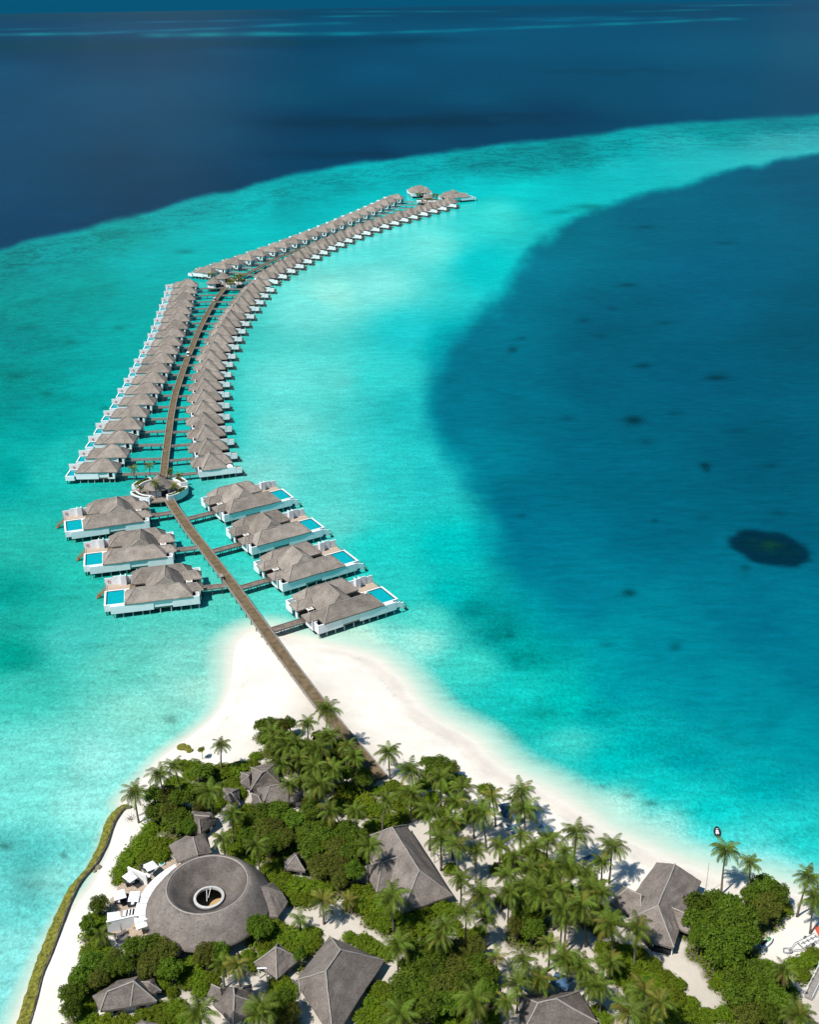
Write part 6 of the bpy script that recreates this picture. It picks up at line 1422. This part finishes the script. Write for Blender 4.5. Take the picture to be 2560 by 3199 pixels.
# blue sunshades and loungers on the beach
def shade(c, x, y, s, rz, lb, m='fabric_blue'):
    p = G(c, x, y, 2.0); g = ground(p.x, p.y); root = thing('sunshade', lb, 'sunshade', (p.x, p.y, g), rz, 'faded blue sunshades')
    b = MB(); V = [(-s,-s,2.0),(s,-s,1.9),(s,s,2.0),(-s,s,2.1),(0,0,2.35)]; b.add(V + [(q[0],q[1],q[2]-.08) for q in V[:4]], [(0,1,4),(1,2,4),(2,3,4),(3,0,4),(0,5,6,1),(1,6,7,2),(2,7,8,3),(3,8,5,0)]); b.build('canopy', M[m], root)
    MB().tube([(0,0,0),(0,0,2.3)], .05, 6).build('pole', M['rail'], root)
shade('C2', 1495, 640, 1.1, .3, 'blue sunshade between the two beach palms, farthest from the hall'); shade('C2', 1490, 680, .9, .9, 'blue sunshade tucked under the left beach palm'); shade('C2', 1560, 690, .8, .2, 'blue sunshade under the right beach palm')
shade('C3', 80, 772, 1.3, .7, 'square blue sunshade at the palm grove edge above the beach slope'); shade('C3', 180, 1690, 1.4, 1.1, 'blue sunshade behind the roof at the bottom right of centre'); shade('C2', 1625, 1705, 1.2, .5, 'blue sunshade left of the young palms near the bottom edge')
for i, (c, x, y, rz, lb) in enumerate((('C2',1495,748,.2,'blue lounger on the sand, left one below the sunshades'),('C2',1530,768,.1,'blue lounger on the sand, right one below the sunshades'),('C2',1560,725,.8,'blue lounger beside the right beach palm'),('C2',1555,750,2.6,'blue lounger in the shade under the right beach palm'),
        ('C2',1695,775,.5,'blue lounger at the edge of the palm grove nearest the square sunshade'),('C3',310,925,.3,'pale blue lounger beside the tall bending palm, left one'),('C3',350,945,.3,'dark blue lounger beside the tall bending palm'),('C3',375,957,.3,'turquoise lounger beside the tall bending palm, right one'))):
    q = G(c, x, y, 1.3); a = (x, y); b_ = (x+26*math.cos(rz), y-10*math.sin(rz)-4); sunbed(c, a, b_, lb, 'fabric_blue', ground(q.x, q.y), 'blue loungers on the beach')

# inflatable boat
p = G('C3', 1117, 762, .3); bt = thing('inflatable_boat', 'black and white inflatable boat moored in the shallows', 'boat', (p.x, p.y, 0), math.radians(-12)); bt.scale = (.72, .68, .72)
b = MB(); n = 30; pts = []
for k in range(n+1):
    a = 2*math.pi*k/n; y = 1.75*math.sin(a); x = .72*math.cos(a)*(1 - .25*max(0, math.sin(a))**2); pts.append((x, y, .32 + .18*max(0, math.sin(a))**3))
b.tube(pts, .24, 8, False).build('tube', M['black'], bt, True)
MB().prism([(.6*math.cos(2*math.pi*k/16), 1.5*math.sin(2*math.pi*k/16)) for k in range(16)], .12, .2).build('floor', M['steel'], bt)
MB().box(-.28,.28,-.2,.95,.2,.62).build('console', M['white_clean'], bt); MB().box(-.25,.25,.3,.36,.62,.95).build('windscreen', M['glass'], bt); MB().box(-.4,.4,-.9,-.5,.2,.5).build('seat', M['white_clean'], bt)
MB().box(-.2,.2,-1.95,-1.55,.1,1.0).build('outboard_motor', M['black'], bt)
# water scooter
p = G('C3', 1412, 1425, 1.5); jk = thing('water_scooter', 'green and white water scooter parked on the sand by the layered tree', 'water scooter', (p.x, p.y, ground(p.x, p.y)), math.radians(-52))
def hull(secs, m, nm, par):
    b = MB(); k = len(secs[0][1])
    for (y, prof_) in secs:
        for (x, z) in prof_: b.v.append((x, y, z))
    for i in range(len(secs)-1):
        for j in range(k): b.f.append((i*k+j, i*k+(j+1)%k, (i+1)*k+(j+1)%k, (i+1)*k+j))
    b.f.append(tuple(range(k))[::-1]); b.f.append(tuple((len(secs)-1)*k+j for j in range(k))); return b.build(nm, M[m], par, True)
def sec(w, z0, z1): return [(-w, z0+.3), (-w*.6, z0), (w*.6, z0), (w, z0+.3), (w*.7, z1), (-w*.7, z1)]
hull([(-1.5, sec(.55,.15,.6)), (-.5, sec(.6,.12,.65)), (.6, sec(.55,.15,.8)), (1.3, sec(.3,.3,.75)), (1.6, sec(.06,.5,.65))], 'white_clean', 'hull', jk)
hull([(-1.3, sec(.2,.6,.95)), (-.3, sec(.22,.6,.9)), (.1, sec(.2,.62,.85))], 'black', 'seat', jk); hull([(.1, sec(.3,.6,1.0)), (.5, sec(.3,.6,1.1)), (1.1, sec(.2,.55,.8))], 'green_paint', 'hood', jk)
MB().bar((-.4,.35,1.15),(.4,.35,1.15),.06,.06).build('handlebar', M['black'], jk)
# boat trailer
A = G('C3', 1545, 1480, 1.4); B_ = G('C3', 1715, 1395, 1.4); ang = math.atan2(B_.y-A.y, B_.x-A.x); tl = thing('boat_trailer', 'empty silver boat trailer on the sand with a coiled hose', 'trailer', (A.x, A.y, ground(A.x, A.y)), ang); LL_ = (B_-A).length
for s in (-.75, .75): MB().bar((LL_*.35, s, .5), (LL_, s, .5), .1, .1).build('side_rail', M['steel'], tl)
for s in (-.75, .75): MB().bar((0, 0, .5), (LL_*.35, s, .5), .1, .1).build('draw_bar', M['steel'], tl)
for t in (.4, .55, .7, .85, 1.0): MB().bar((LL_*t, -.75, .55), (LL_*t, .75, .55), .09, .09).build('cross_bar', M['steel'], tl)
for s in (-.95, .8): MB().tube([(LL_*.72, s, .35), (LL_*.72, s+.16, .35)], .35, 12).build('wheel', M['black'], tl)
for s in (-.4, .4): MB().bar((LL_*.45, s, .62), (LL_*.98, s, .62), .14, .06).build('bunk', M['white'], tl)
b = MB(); b.tube([(.75*math.cos(t*.35)+.1*math.sin(t), .55*math.sin(t*.35), .12+.01*t) for t in range(40)], .06, 5, False); hz = b.build('hose_coil', M['steel']); q = G('C3', 1538, 1478, 1.2); hz.location = (q.x, q.y, ground(q.x, q.y)); tag(hz, 'pale coiled hose at the drawbar end of the trailer', 'hose')
p = G('C3', 1724, 1350, 1.5); rb = MB().box(-.5,.5,-1.0,1.0,0,.5).box(-.4,.4,-.8,.8,.5,.62).build('kayak_rack', M['red']); rb.location = (p.x+.3, p.y, ground(p.x, p.y)); tag(rb, 'red chest cut by the right edge of the photo', 'chest')
# boardwalk in the lower right corner
A = G('C3', 1660, 1760, 1.4); B_ = G('C3', 1760, 1560, 1.4); bw = thing('boardwalk', 'grey boardwalk with railing in the lower right corner', 'walkway', (A.x, A.y, 1.25)); d = Vector((B_.x-A.x, B_.y-A.y)); n = Vector((-d.y, d.x)).normalized()*.6; L = d.length; k = int(L/.35)
for i in range(k):
    a = d*(i/k); c = d*((i+.88)/k); MB().prism([a-n, c-n, c+n, a+n], .1, .16).build('board', M['rail'], bw)
for s in (-1, 1): MB().bar((n.x*s, n.y*s, .9), (d.x+n.x*s, d.y+n.y*s, .9), .06, .06).build('hand_rail', M['white'], bw)
# hut porch timber beside the square hut
q = G('C1', 1575, 1640, 1.2); gt2 = thing('timber_gate', 'pale timber gateway below the square hut', 'gate', (q.x, q.y, ground(q.x, q.y)))
for x in (-.6, .6): MB().box(x-.07, x+.07, -.07, .07, 0, 2.1).build('post', M['white'], gt2)
MB().box(-.8,.8,-.1,.1,2.1,2.22).build('beam', M['white'], gt2)

index_children()
